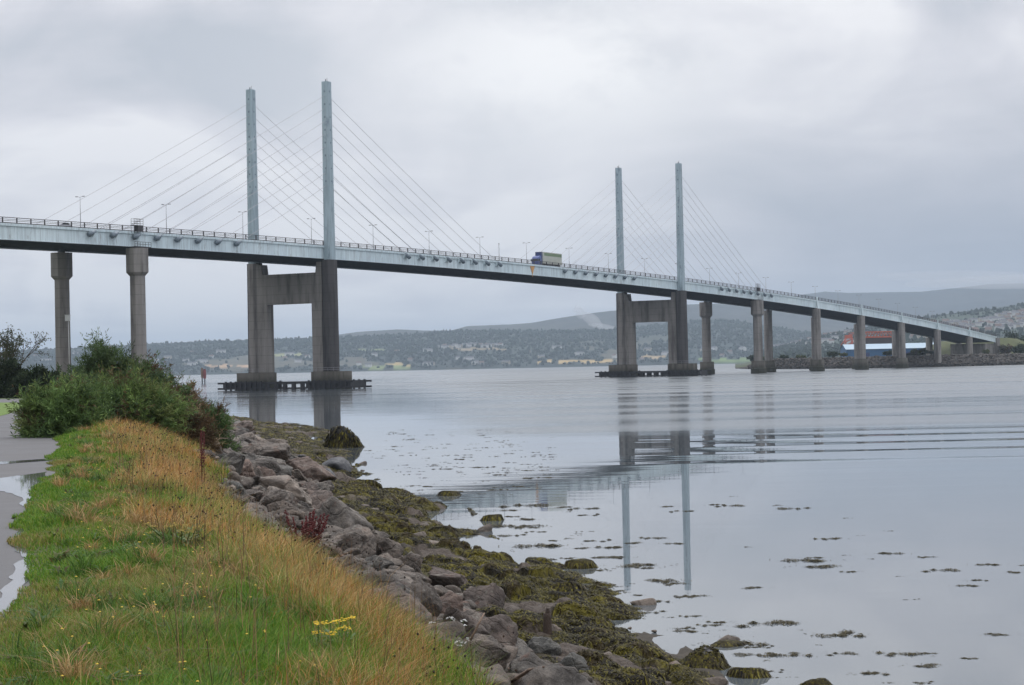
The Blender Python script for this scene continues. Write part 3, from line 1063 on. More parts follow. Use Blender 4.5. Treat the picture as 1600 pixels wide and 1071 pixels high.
def build_bank():
    Ys = np.concatenate([np.linspace(2, 30, 120), 30 * (620 / 30) ** np.linspace(0, 1, 190)[1:]])
    rows = []
    us = np.concatenate([np.linspace(0, 1, 30), 1 + np.linspace(0, 1, 26)[1:], 2 + np.linspace(0, 1, 30)[1:], 3 + np.linspace(0, 1, 10)[1:]])
    Yg = np.repeat(Ys[:, None], len(us), 1)
    xp, xg, xt, xw = [cx(c, Yg) for c in (cP, cG, cT, cW)]
    xt = np.maximum(xt, xg + 1.0)
    xw = np.maximum(xw, xt + 0.5)
    U = np.repeat(us[None], len(Ys), 0)
    Xg = np.where(U < 1, xp - 0.15 + (xg - xp + 0.15) * U, np.where(U < 2, xg + (xt - xg) * (U - 1), np.where(U < 3, xt + (xw - xt) * (U - 2), xw + 14 * (U - 3))))
    Z = bank_z(Xg, Yg)
    c = np.zeros(Xg.shape + (3,))
    dry = sstep(0.45, 0.9, U + (fbm(Xg * .5, Yg * .3, seed=9) - .5) * 0.9)[..., None]
    c[:] = np.array(ground_cols['soil']) * (1 - dry) + np.array(ground_cols['dry']) * dry
    c = np.where((U > 1.0)[..., None], np.array(ground_cols['rock']), c)
    c = np.where((U > 2.0)[..., None], np.array(ground_cols['mud']), c)
    me = grid_mesh('ground', np.stack([Xg, Yg, Z], -1), attr_mat('bank_earth', 0.95, noise=0.35, nscale=4.0, bump=0.05), True, c)
    tag(link('ground', me), 'grassy bank sloping to a rocky shore', kind='structure')
    # low land running back on the left, under the bridge end
    mb = MB()
    mb.add([(-900, -20, ZP - 0.06), (0.5, -20, ZP - 0.06), (-1.9, 6, ZP - 0.06), (-8, 28, ZP - 0.06), (-15, 60, ZP - 0.06), (-42, 165, ZP - 0.06), (-142, 482, ZP - 0.06), (-195, 622, ZP - 0.06), (-900, 622, ZP - 0.06)],
           [tuple(range(9))])
    tag(mb.build('land', simple('rough_grassland', (0.09, 0.13, 0.035), (0.06, 0.085, 0.028), 0.6, 0.95, bump=0.1)), 'flat grassland under the near end of the bridge', kind='structure')


build_bank()


def path_material():
    mt, t, p, out = new_mat('wet_asphalt')
    tc = nd(t, 'ShaderNodeTexCoord')
    n = nd(t, 'ShaderNodeTexNoise', inp={'Scale': 0.5, 'Detail': 6.0, 'Roughness': 0.6})
    t.links.new(tc.outputs['Object'], n.inputs['Vector'])
    n2 = nd(t, 'ShaderNodeTexNoise', inp={'Scale': 45.0, 'Detail': 4.0, 'Roughness': 0.7})
    t.links.new(tc.outputs['Object'], n2.inputs['Vector'])
    c = ramp(t, n.outputs[0], [(0.3, (0.065, 0.063, 0.065)), (0.7, (0.105, 0.101, 0.102))])
    c = mixc(t, 1.0, c, ramp(t, n2.outputs[0], [(0.3, (0.75, 0.75, 0.75)), (0.7, (1.25, 1.25, 1.25))]), 'MULTIPLY')
    t.links.new(c, p.inputs['Base Color'])
    t.links.new(ramp(t, n.outputs[0], [(0.35, (0.55,) * 3), (0.65, (0.75,) * 3)]), p.inputs['Roughness'])
    b = nd(t, 'ShaderNodeBump', inp={'Strength': 0.7, 'Distance': 0.006})
    t.links.new(n2.outputs[0], b.inputs['Height'])
    t.links.new(b.outputs[0], p.inputs['Normal'])
    return mt


def strip_sheet(name, left, right, Ys, z, mat):
    P = np.zeros((len(Ys), 12, 3))
    for j in range(12):
        q = j / 11
        P[:, j, 0] = left * (1 - q) + right * q
        P[:, j, 1] = Ys
        P[:, j, 2] = z
    return grid_mesh(name, P, mat, False)


Ysp = np.linspace(0, 150, 500)
edge = cx(cP, Ysp)
pm_ = path_material()
tag(link('path', strip_sheet('path', edge - 30, edge, Ysp, ZP, pm_)), 'wet grey asphalt path along the shore', kind='structure')


def poly_sheet(name, pts, z, mat, jag=0.05, n=10, seed=1):
    """flat sheet with an irregular outline"""
    Q = []
    k = len(pts)
    for i in range(k):
        a, b = np.array(pts[i]), np.array(pts[(i + 1) % k])
        for q in np.linspace(0, 1, n, endpoint=False):
            Q.append(a + (b - a) * q)
    Q = np.array(Q)
    Q[:, 0] += (fbm(Q[:, 0] * 3, Q[:, 1] * 1.2, seed=seed) - 0.5) * jag * 4
    Q[:, 1] += (fbm(Q[:, 0] * 3, Q[:, 1] * 1.2, seed=seed + 5) - 0.5) * jag * 8
    bm = bmesh.new()
    vs = [bm.verts.new((x, y, z)) for x, y in Q[:, :2]]
    f = bm.faces.new(vs)
    bmesh.ops.triangulate(bm, faces=[f])
    bmesh.ops.recalc_face_normals(bm, faces=bm.faces)
    me = bpy.data.meshes.new(name)
    bm.to_mesh(me)
    bm.free()
    if me.polygons[0].normal.z < 0:
        me.flip_normals()
    me.materials.append(mat)
    return link(name, me)


mt, t, p, out = new_mat('puddle_water')
p.inputs['Base Color'].default_value = (0.10, 0.10, 0.11, 1)
p.inputs['Roughness'].default_value = 0.03
p.inputs['IOR'].default_value = 1.34
PUD = mt
pts = [at(x, y, ZP)[:2] for x, y in [(-60, 755), (-20, 751), (30, 744), (74, 738), (74, 750), (52, 772), (46, 790), (40, 810), (40, 840), (46, 862), (58, 893), (50, 908), (30, 930), (8, 958), (-20, 985), (-34, 978), (-8, 940), (14, 908), (28, 886), (26, 862), (18, 836), (22, 812), (34, 795), (34, 780), (8, 768), (-40, 766)]]
tag(poly_sheet('puddle', pts, ZP + 0.005, PUD, 0.06, 6, 3), 'long puddle along the grass edge of the path reflecting the sky', kind='structure')
pts = [at(x, y, ZP)[:2] for x, y in [(-50, 724), (0, 722), (50, 719), (78, 717), (80, 720), (40, 723), (0, 726), (-50, 729)]]
tag(poly_sheet('puddle', pts, ZP + 0.005, PUD, 0.02, 6, 4), 'thin sliver of puddle across the path', kind='structure')
pts = [at(x, y, ZP)[:2] for x, y in [(-60, 655), (-60, 630), (20, 629.5), (44, 631), (40, 636), (20, 645), (0, 651), (-30, 656)]]
LAWN = simple('mown_lawn', (0.13, 0.20, 0.03), (0.09, 0.15, 0.025), 1.2, 0.95, bump=0.05)
tag(poly_sheet('lawn', pts, ZP + 0.012, LAWN, 0.05, 6, 5), 'patch of bright mown grass beside the path', kind='structure')

# ------------------------------------------------------------------ grass
def blades(base, height, width, lean, az, col, bend=0.6):
    """five-vertex blades; returns verts, loops, sizes, colours"""
    n = len(base)
    dirx, diry = np.cos(az), np.sin(az)
    px_, py_ = -diry, dirx
    w = width[:, None] * 0.5
    side = np.stack([px_, py_, np.zeros(n)], 1) * w
    dv = np.stack([dirx, diry, np.zeros(n)], 1)
    up = np.array([0, 0, 1.0])
    mid = base + up * (height * 0.55)[:, None] + dv * (height * lean * 0.35)[:, None]
    tip = base + up * (height * (1 - 0.35 * lean * bend))[:, None] + dv * (height * lean)[:, None]
    V = np.empty((n, 5, 3), np.float32)
    V[:, 0] = base - side
    V[:, 1] = base + side
    V[:, 2] = mid + side * 0.8
    V[:, 3] = mid - side * 0.8
    V[:, 4] = tip
    k = np.arange(n)[:, None] * 5
    quads = k + np.array([[0, 1, 2, 3]])
    tris = k + np.array([[3, 2, 4]])
    loops = np.concatenate([quads, tris], 1).ravel()
    sizes = np.tile([4, 3], n)
    C = np.repeat(col[:, None, :], 5, 1)
    return V.reshape(-1, 3), loops, sizes, C.reshape(-1, 3)


def bank_samples(n, y0, y1, u0=0.0, u1=1.0, p=1.0):
    """points on the grass strip, thinning with distance"""
    q = rng.random(n)
    if abs(p - 1) < 1e-6:
        Y = y0 * (y1 / y0) ** q
    else:
        e = 1 - p
        Y = (y0 ** e + (y1 ** e - y0 ** e) * q) ** (1 / e)
    u = u0 + (u1 - u0) * rng.random(n)
    xp, xg = cx(cP, Y), cx(cG, Y)
    X = xp + (xg - xp) * u
    return X, Y, u


def dryness(X, Y, u):
    d = sstep(0.36, 0.62, u + (fbm(X * 0.5, Y * 0.22, seed=31, oct=4) - 0.5) * 0.9)
    d = np.maximum(d, 0.9 * np.exp(-((Y - 56) / 9) ** 2) * sstep(0.15, 0.4, u))
    return d


GRASS = attr_mat('grass_blades', 0.7, transl=0.35)


def pick(cols, n, jit=0.18):
    c = np.array(cols)[rng.integers(0, len(cols), n)]
    return c * (1 + jit * rng.standard_normal((n, 1)))


def build_grass():
    # short green turf
    n = 300000
    X, Y, u = bank_samples(n, 8.5, 66, -0.01, 1.02, 1.25)
    d = dryness(X, Y, u)
    keep = rng.random(n) > d * 0.80
    X, Y, u, d = X[keep], Y[keep], u[keep], d[keep]
    n = len(X)
    tuft = fbm(X * 1.1, Y * 0.8, seed=41, oct=3)
    base = np.stack([X, Y, bank_z(X, Y) - 0.01], 1)
    hgt = (0.03 + 0.20 * np.clip(tuft - 0.25, 0, 1) + 0.08 * rng.random(n) ** 1.5) * (0.7 + 0.6 * u) * (0.5 + 0.5 * sstep(0, 0.12, u))
    hgt = hgt * (1 + 1.0 * (d > 0.4))
    wid = 0.0042 * (Y / 11) ** 0.75 * (0.7 + 0.6 * rng.random(n))
    green = pick([(0.082, 0.205, 0.012), (0.105, 0.235, 0.015), (0.16, 0.26, 0.022), (0.065, 0.155, 0.014), (0.19, 0.235, 0.03)], n)
    olive = pick([(0.20, 0.20, 0.040), (0.28, 0.22, 0.07), (0.17, 0.18, 0.035), (0.34, 0.25, 0.10)], n)
    mixf = np.clip((fbm(X * 0.7, Y * 0.35, seed=51, oct=3) - 0.50) * 3.4 + d * 0.6 + 0.35 * np.exp(-u / 0.06), 0, 1)[:, None]
    mixf = (rng.random((n, 1)) < mixf).astype(float)
    col = np.clip(green * (1 - mixf) + olive * mixf, 0.01, 0.9)
    V, L, S, C = blades(base, hgt, wid, 0.35 + 0.6 * rng.random(n), rng.random(n) * 6.283, col)
    tag(link('grass', np_mesh('grass', V, L, S, GRASS, False, C)), 'short green turf beside the path', 'grass', kind='stuff')
    # tall dry grass
    n = 230000
    X, Y, u = bank_samples(n, 8.5, 68, 0.08, 1.03, 1.2)
    d = dryness(X, Y, u)
    clump = fbm(X * 1.6, Y * 0.9, seed=61, oct=2)
    keep = rng.random(n) < np.maximum(d * sstep(0.25, 0.55, clump + 0.12) * 0.95, 0.004 + 0.06 * sstep(0.48, 0.6, fbm(X * 0.9, Y * 0.45, seed=91, oct=3)) * sstep(0.05, 0.25, u))
    X, Y, u, d, clump = [a[keep] for a in (X, Y, u, d, clump)]
    n = len(X)
    base = np.stack([X, Y, bank_z(X, Y) - 0.01], 1)
    hgt = (0.12 + 0.36 * rng.random(n) ** 1.6) * (0.45 + 0.8 * clump) * (0.55 + 0.45 * sstep(0.2, 0.6, d)) * (1 - 0.45 * sstep(0.8, 1.0, u))
    wid = 0.0036 * (Y / 11) ** 0.75 * (0.6 + 0.7 * rng.random(n))
    straw = pick([(0.46, 0.235, 0.060), (0.52, 0.31, 0.11), (0.42, 0.18, 0.045), (0.31, 0.13, 0.035), (0.36, 0.22, 0.06), (0.60, 0.41, 0.19), (0.24, 0.12, 0.04)], n)
    greenish = pick([(0.28, 0.28, 0.08), (0.20, 0.24, 0.06)], n)
    g = (rng.random((n, 1)) < (0.10 + 0.35 * sstep(0.5, 0.7, fbm(X * 0.4, Y * 0.2, seed=71))[:, None])).astype(float)
    col = np.clip(straw * (1 - g) + greenish * g, 0.01, 0.9)
    V, L, S, C = blades(base, hgt, wid, 0.3 + 1.0 * rng.random(n), rng.normal(0.4, 1.8, n), col)
    tag(link('grass', np_mesh('grass', V, L, S, GRASS, False, C)), 'tall dry straw coloured grass along the top of the rocks', 'grass', kind='stuff')
    # coarse tussocks, dead stems and broad-leaved rosettes break up the turf
    nt = 620
    X, Y, u = bank_samples(nt, 9.5, 60, 0.10, 1.02, 1.0)
    per = 46
    bx, by = np.repeat(X, per) + rng.normal(0, 0.035, nt * per), np.repeat(Y, per) + rng.normal(0, 0.035, nt * per)
    base = np.stack([bx, by, bank_z(bx, by) - 0.01], 1)
    th = np.repeat(0.10 + 0.20 * rng.random(nt), per)
    n = nt * per
    kind = np.repeat(rng.random(nt) < 0.35 + 0.5 * dryness(X, Y, u), per)
    col = np.where(kind[:, None], pick([(0.36, 0.22, 0.085), (0.25, 0.16, 0.06), (0.44, 0.30, 0.14)], n), pick([(0.07, 0.15, 0.02), (0.10, 0.18, 0.03), (0.06, 0.11, 0.025)], n))
    V, L, S, C = blades(base, th * (0.6 + 0.6 * rng.random(n)), 0.0055 * (by / 12) ** 0.7 * (0.6 + 0.8 * rng.random(n)), 0.5 + 1.1 * rng.random(n), rng.random(n) * 6.283, np.clip(col, 0.01, 0.9))
    tag(link('grass', np_mesh('grass', V, L, S, GRASS, False, C)), 'coarse tussocks of grass breaking up the turf', 'grass', kind='stuff')
    nt = 230
    X, Y, u = bank_samples(nt, 9.5, 45, 0.06, 1.0, 1.2)
    per = 9
    bx, by = np.repeat(X, per) + rng.normal(0, 0.02, nt * per), np.repeat(Y, per) + rng.normal(0, 0.02, nt * per)
    n = nt * per
    base = np.stack([bx, by, bank_z(bx, by) + 0.02], 1)
    col = pick([(0.06, 0.12, 0.03), (0.08, 0.14, 0.035), (0.11, 0.13, 0.04), (0.13, 0.09, 0.04)], n)
    V, L, S, C = blades(base, 0.05 + 0.09 * rng.random(n), 0.020 + 0.018 * rng.random(n), 1.2 + 0.9 * rng.random(n), rng.random(n) * 6.283, np.clip(col, 0.01, 0.9))
    tag(link('weeds', np_mesh('weeds', V, L, S, GRASS, False, C)), 'broad leaved weeds low in the turf', 'weeds', kind='stuff')
    n = 1500
    X, Y, u = bank_samples(n, 10, 60, 0.35, 1.02, 1.0)
    base = np.stack([X, Y, bank_z(X, Y)], 1)
    V, L, S, C = blades(base, 0.25 + 0.45 * rng.random(n) ** 2, 0.006 * (Y / 14) ** .7, 0.1 + 0.8 * rng.random(n) ** 2, rng.random(n) * 6.283, pick([(0.16, 0.10, 0.05), (0.24, 0.13, 0.06), (0.09, 0.06, 0.035), (0.34, 0.22, 0.11)], n))
    tag(link('weeds', np_mesh('weeds', V, L, S, GRASS, False, np.clip(C, .01, .9))), 'dead brown stems among the dry grass', 'weeds', kind='stuff')
    # seed heads, knapweed and small yellow flowers dotted through the grass
    n = 1500
    X, Y, u = bank_samples(n, 12, 58, 0.38, 1.05, 0.7)
    k = fbm(X * 0.5, Y * 0.3, seed=81)
    keep = (k > 0.52) & (rng.random(n) < 0.7)
    X, Y, u = X[keep], Y[keep], u[keep]
    n = len(X)
    base = np.stack([X, Y, bank_z(X, Y)], 1)
    hgt = 0.28 + 0.35 * rng.random(n)
    col = pick([(0.055, 0.038, 0.024), (0.09, 0.055, 0.03), (0.07, 0.07, 0.03)], n)
    az = rng.random(n) * 6.283
    ln = 0.25 + 0.3 * rng.random(n)
    V, L, S, C = blades(base, hgt, 0.004 * (Y / 14) ** .7, ln, az, col)
    tip = base + np.stack([np.cos(az) * hgt * ln, np.sin(az) * hgt * ln, hgt * (1 - 0.21 * ln)], 1)
    V, L, S, C = [V], [L], [S], [C]
    off = len(V[0])
    R = 0.0075 * (Y / 14) ** 0.45 * (0.8 + 0.6 * rng.random(n))
    octv = np.array([[1, 0, 0], [-1, 0, 0], [0, 1, 0], [0, -1, 0], [0, 0, 1.2], [0, 0, -1.2]])
    octf = np.array([[0, 2, 4], [2, 1, 4], [1, 3, 4], [3, 0, 4], [2, 0, 5], [1, 2, 5], [3, 1, 5], [0, 3, 5]])
    hv = tip[:, None, :] + octv[None] * R[:, None, None]
    V.append(hv.reshape(-1, 3))
    L.append((np.arange(n)[:, None, None] * 6 + octf[None] + off).ravel())
    S.append(np.full(n * 8, 3))
    hc = pick([(0.035, 0.022, 0.016), (0.06, 0.035, 0.02), (0.045, 0.03, 0.03)], n)
    C.append(np.repeat(hc, 6, 0))
    tag(link('weeds', np_mesh('weeds', np.concatenate(V), np.concatenate(L), np.concatenate(S), GRASS, False, np.clip(np.concatenate(C), 0.01, 1))), 'dark knapweed seed heads standing in the dry grass', 'weeds', kind='stuff')


build_grass()


def leafy_plant(name, label, cat, x, y, stems, hgt, spread, leafcol, headcol, head='plume', group=None, seed=0, leaves=14):
    """one upright herb: stems, leaves and flower or seed heads"""
    r = np.random.default_rng(seed + 100)
    z = float(bank_z(x, y))
    root = empty(name, (x, y, z))
    tag(root, label, cat, group)
    ms, ml = MB(), MB()
    heads = []
    for k in range(stems):
        mh = MB()
        heads.append(mh)
        a = r.random() * 6.283
        sp = spread * r.random() ** 0.6
        h = hgt * (0.65 + 0.35 * r.random())
        p0 = Vector((0.05 * math.cos(a), 0.05 * math.sin(a), -0.03))
        p2 = Vector((sp * math.cos(a), sp * math.sin(a), h))
        p1 = p0.lerp(p2, 0.5) + Vector((0, 0, 0.06 * h))
        ms.tube([p0, p1, p2], [0.007, 0.006, 0.004], 5)
        for j in range(leaves):
            q = 0.1 + 0.75 * j / leaves
            b = p0.lerp(p2, q)
            aa = r.random() * 6.283
            L = 0.11 * (1.1 - q * 0.7) * (0.7 + 0.6 * r.random())
            d = Vector((math.cos(aa), math.sin(aa), 0.5 - 0.5 * r.random())) * L
            s = Vector((-math.sin(aa), math.cos(aa), 0)) * 0.018
            ml.add([b, b + d * 0.5 + s, b + d, b + d * 0.5 - s], [(0, 1, 2, 3)])
        if head == 'plume':
            for j in range(95):
                q = 0.40 + 0.62 * r.random()
                b = p0.lerp(p2, q) + Vector((r.normal(), r.normal(), r.normal())) * 0.022 * (1.3 - q)
                e = 0.006 + 0.007 * r.random()
                mh.add([b + Vector(v) * e for v in ((1, 0, 0), (-1, 0, 0), (0, 1, 0), (0, -1, 0), (0, 0, 1), (0, 0, -1))],
                       [(0, 2, 4), (2, 1, 4), (1, 3, 4), (3, 0, 4), (2, 0, 5), (1, 2, 5), (3, 1, 5), (0, 3, 5)])
        else:
            for j in range(13):
                aa, rr = r.random() * 6.283, 0.042 * r.random() ** 0.5
                b = p2 + Vector((rr * math.cos(aa), rr * math.sin(aa), 0.02 * r.random() - rr * 0.25))
                n = 8
                e = 0.010
                mh.add([b + Vector((0, 0, 0.004))] + [b + Vector((e * math.cos(6.283 * i / n), e * math.sin(6.283 * i / n), -0.003 * (i % 2))) for i in range(n)],
                       [(0, 1 + i, 1 + (i + 1) % n) for i in range(n)])
    ms.build('stems', simple(name + '_stem', tuple(c * 0.8 for c in leafcol), None, 5, 0.8), root)
    ml.build('leaves', simple(name + '_leaf', leafcol, None, 6, 0.7), root)
    hm = simple(name + '_head', headcol, None, 8, 0.8)
    for mh in heads:
        mh.build('flower_head' if head != 'plume' else 'seed_head', hm, root)
    return root


def gxy(px, py, z=None):
    """walk the sight line down to the bank"""
    d = pix_dir(px, py)
    k = np.linspace(6, 220, 6000)
    X, Y, Zr = d[0] * k, d[1] * k, H + d[2] * k
    zb = bank_z(X, Y)
    hit = np.argmax(Zr < zb)
    return float(X[hit]), float(Y[hit])


for i, (px, py, st, hh) in enumerate([(537, 1036, 3, 0.33), (507, 1036, 3, 0.30)]):
    x, y = gxy(px, py)
    leafy_plant('ragwort', ['ragwort with the larger bright yellow flower heads in the dry grass', 'ragwort with smaller duller yellow flowers beside the larger one'][i], 'wildflower', x, y, st + 1, hh, 0.07 + 0.03 * i, (0.09, 0.15, 0.03), (0.70, 0.46, 0.02), 'flat', 'ragwort plants', i)
x, y = gxy(285, 860)
leafy_plant('ragwort', 'low leafy ragwort with dull yellow buds in the middle of the bank', 'wildflower', x, y, 14, 0.30, 0.42, (0.10, 0.15, 0.03), (0.30, 0.22, 0.03), 'flat', 'ragwort plants', 5)
for i, (px, py, st, hh, lab) in enumerate([(474, 876, 16, 0.62, 'large dark red dock plant gone to seed at the edge of the big rocks'),
                                           (318, 765, 3, 1.15, 'tall thin rust red dock stalk at the top of the rocks')]):
    x, y = gxy(px, py)
    leafy_plant('dock_plant', lab, 'plant', x, y, st, hh, 0.07 + 0.26 * (i == 0), (0.13, 0.030, 0.025), (0.13, 0.020, 0.020), 'plume', 'dock plants', 20 + i)

for i, (px, py, lab) in enumerate([(700, 1012, 'small white daisies growing at the grass edge before the lichen spotted boulder'), (745, 1045, 'white daisies lower down beside the tall cracked boulder')]):
    x, y = gxy(px, py)
    leafy_plant('daisy_plant', lab, 'wildflower', x, y, 9, 0.30, 0.22, (0.10, 0.14, 0.05), (0.62, 0.62, 0.58), 'flat', 'daisy plants', 60 + i, 8)
# tiny yellow flowers in the turf
n = 260
X, Y, u = bank_samples(n, 9.5, 40, 0.12, 0.95, 1.2)
P0 = np.stack([X, Y, bank_z(X, Y) + 0.10 + 0.12 * rng.random(n)], 1)
ang = np.linspace(0, 2 * np.pi, 7)[:-1]
ring = np.stack([np.cos(ang), np.sin(ang), np.zeros(6)], 1)
rr = (0.011 * (Y / 14) ** 0.4)[:, None, None]
Vf = np.concatenate([P0[:, None, :] + np.array([0, 0, 0.006]), P0[:, None, :] + ring[None] * rr], 1).reshape(-1, 3)
tri = np.array([[0, 1 + i, 1 + (i + 1) % 6] for i in range(6)])
Lf = (np.arange(n)[:, None, None] * 7 + tri[None]).ravel()
tag(link('wildflowers', np_mesh('wildflowers', Vf, Lf, np.full(n * 6, 3), simple('yellow_petals', (0.62, 0.42, 0.03), None, 5, 0.7))), 'tiny yellow flowers scattered through the turf', 'wildflowers', kind='stuff')

# ------------------------------------------------------------------ rocks
def rock_material():
    mt, t, p, out = new_mat('shore_rock')
    p.inputs['Roughness'].default_value = 0.82
    p.inputs['Specular IOR Level'].default_value = 0.35
    tc = nd(t, 'ShaderNodeTexCoord')
    oi = nd(t, 'ShaderNodeObjectInfo')
    mp = nd(t, 'ShaderNodeMapping')
    t.links.new(tc.outputs['Object'], mp.inputs[0])
    cmb = nd(t, 'ShaderNodeCombineXYZ')
    k = mth(t, 'MULTIPLY', oi.outputs['Random'], 40.0)
    for i in range(3):
        t.links.new(k, cmb.inputs[i])
    t.links.new(cmb.outputs[0], mp.inputs['Location'])
    n = nd(t, 'ShaderNodeTexNoise', inp={'Scale': 1.3, 'Detail': 8.0, 'Roughness': 0.68})
    t.links.new(mp.outputs[0], n.inputs['Vector'])
    base = ramp(t, oi.outputs['Random'], [(0.0, (0.18, 0.148, 0.122)), (0.2, (0.125, 0.112, 0.10)), (0.4, (0.235, 0.20, 0.17)), (0.6, (0.145, 0.142, 0.13)), (0.8, (0.20, 0.145, 0.118)), (1.0, (0.09, 0.084, 0.078))])
    c = mixc(t, 1.0, base, ramp(t, n.outputs[0], [(0.30, (0.30, 0.29, 0.28)), (0.5, (1.0, 1.0, 1.0)), (0.70, (1.95, 1.88, 1.8))]), 'MULTIPLY')
    # lichen and quartz veins
    n2 = nd(t, 'ShaderNodeTexNoise', inp={'Scale': 4.5, 'Detail': 8.0, 'Roughness': 0.7})
    t.links.new(mp.outputs[0], n2.inputs['Vector'])
    c = mixc(t, ramp(t, n2.outputs[0], [(0.58, (0, 0, 0)), (0.66, (0.7,) * 3)]), c, (0.34, 0.32, 0.27))
    n3 = nd(t, 'ShaderNodeTexNoise', inp={'Scale': 2.1, 'Detail': 5.0, 'Roughness': 0.6})
    mp3 = nd(t, 'ShaderNodeMapping')
    mp3.inputs['Location'].default_value = (7, 3, 1)
    t.links.new(mp.outputs[0], mp3.inputs[0])
    t.links.new(mp3.outputs[0], n3.inputs['Vector'])
    c = mixc(t, ramp(t, n3.outputs[0], [(0.62, (0, 0, 0)), (0.72, (0.6,) * 3)]), c, (0.20, 0.10, 0.065))
    t.links.new(c, p.inputs['Base Color'])
    v = nd(t, 'ShaderNodeTexNoise', inp={'Scale': 5.0, 'Detail': 9.0, 'Roughness': 0.72})
    t.links.new(mp.outputs[0], v.inputs['Vector'])
    vo = nd(t, 'ShaderNodeTexVoronoi', feature='DISTANCE_TO_EDGE', inp={'Scale': 1.7})
    wmp = mixc(t, 0.25, mp.outputs[0], n.outputs['Color'])
    t.links.new(wmp, vo.inputs['Vector'])
    crack = ramp(t, vo.outputs[0], [(0.0, (0, 0, 0)), (0.05, (1, 1, 1))])
    hh = mth(t, 'ADD', v.outputs[0], mth(t, 'MULTIPLY', crack, 0.35))
    b = nd(t, 'ShaderNodeBump', inp={'Strength': 1.0, 'Distance': 0.16})
    t.links.new(hh, b.inputs['Height'])
    t.links.new(b.outputs[0], p.inputs['Normal'])
    return mt


ROCK = rock_material()
DARKROCK = simple('wet_dark_rock', (0.055, 0.056, 0.062), (0.03, 0.03, 0.034), 2.5, 0.5, bump=0.06, bscale=5)


def ico(sub):
    bm = bmesh.new()
    bmesh.ops.create_icosphere(bm, subdivisions=sub, radius=1.0)
    V = np.array([v.co[:] for v in bm.verts])
    Fc = np.array([[v.index for v in f.verts] for f in bm.faces])
    bm.free()
    return V, Fc


ICO4, ICO2, ICO1 = ico(5), ico(3), ico(1)


def rock_shape(seed, icos=None, planes=13, rough=0.10, roundness=14.0):
    V, Fc = icos or ICO4
    r = np.random.default_rng(seed)
    N = r.standard_normal((planes, 3))
    N /= np.linalg.norm(N, axis=1, keepdims=True)
    d = 0.62 + 0.38 * r.random(planes)
    q = V @ N.T
    inv = np.where(q > 0.02, q, 0.0) / d[None]
    k = roundness
    R = (np.sum(inv ** k, 1)) ** (-1 / k)          # soft intersection of half spaces
    R = np.minimum(R, 1.35)
    s = seed * 3.7
    # ledges and flutes
    R = R * (1 + rough * 1.5 * (fbm(V[:, 0] * 1.6 + s, V[:, 1] * 1.6, V[:, 2] * 1.6, seed=seed, oct=3) - 0.5) + rough * 0.75 * (fbm(V[:, 0] * 5 + s, V[:, 1] * 6, V[:, 2] * 6, seed=seed + 3, oct=4) - 0.5))
    ax = r.standard_normal(3)
    ax /= np.linalg.norm(ax)
    st = V @ ax * 5.5 + 1.6 * fbm(V[:, 0] * 2 + s, V[:, 1] * 2, V[:, 2] * 2, seed=seed + 8, oct=3)
    R = R * (1 - rough * 0.22 * np.abs(st - np.floor(st) - 0.5))      # bedding ledges
    P = V * R[:, None]
    P = P / np.abs(P).max()
    return P, Fc


ROCKS = []
for k in range(18):
    P, Fc = rock_shape(k + 1, ICO4, 10 + k % 6, 0.26, 45 + 30 * (k % 3))
    ROCKS.append(np_mesh('boulder', P, Fc, np.full(len(Fc), 3), ROCK, True))
DROCKS = []
for k in range(3):
    P, Fc = rock_shape(k + 60, ICO4, 12, 0.08, 8)
    DROCKS.append(np_mesh('boulder', P, Fc, np.full(len(Fc), 3), DARKROCK, True))

placed = []


def put_rock(x, y, z, sx, sy, sz, rot, me, label, group='riprap boulders on the shore'):
    o = link('boulder', me)
    o.location = (x, y, z)
    o.scale = (sx, sy, sz)
    o.rotation_euler = rot
    tag(o, label, 'boulder', group)
    placed.append((x, y, max(sx, sy)))
    return o


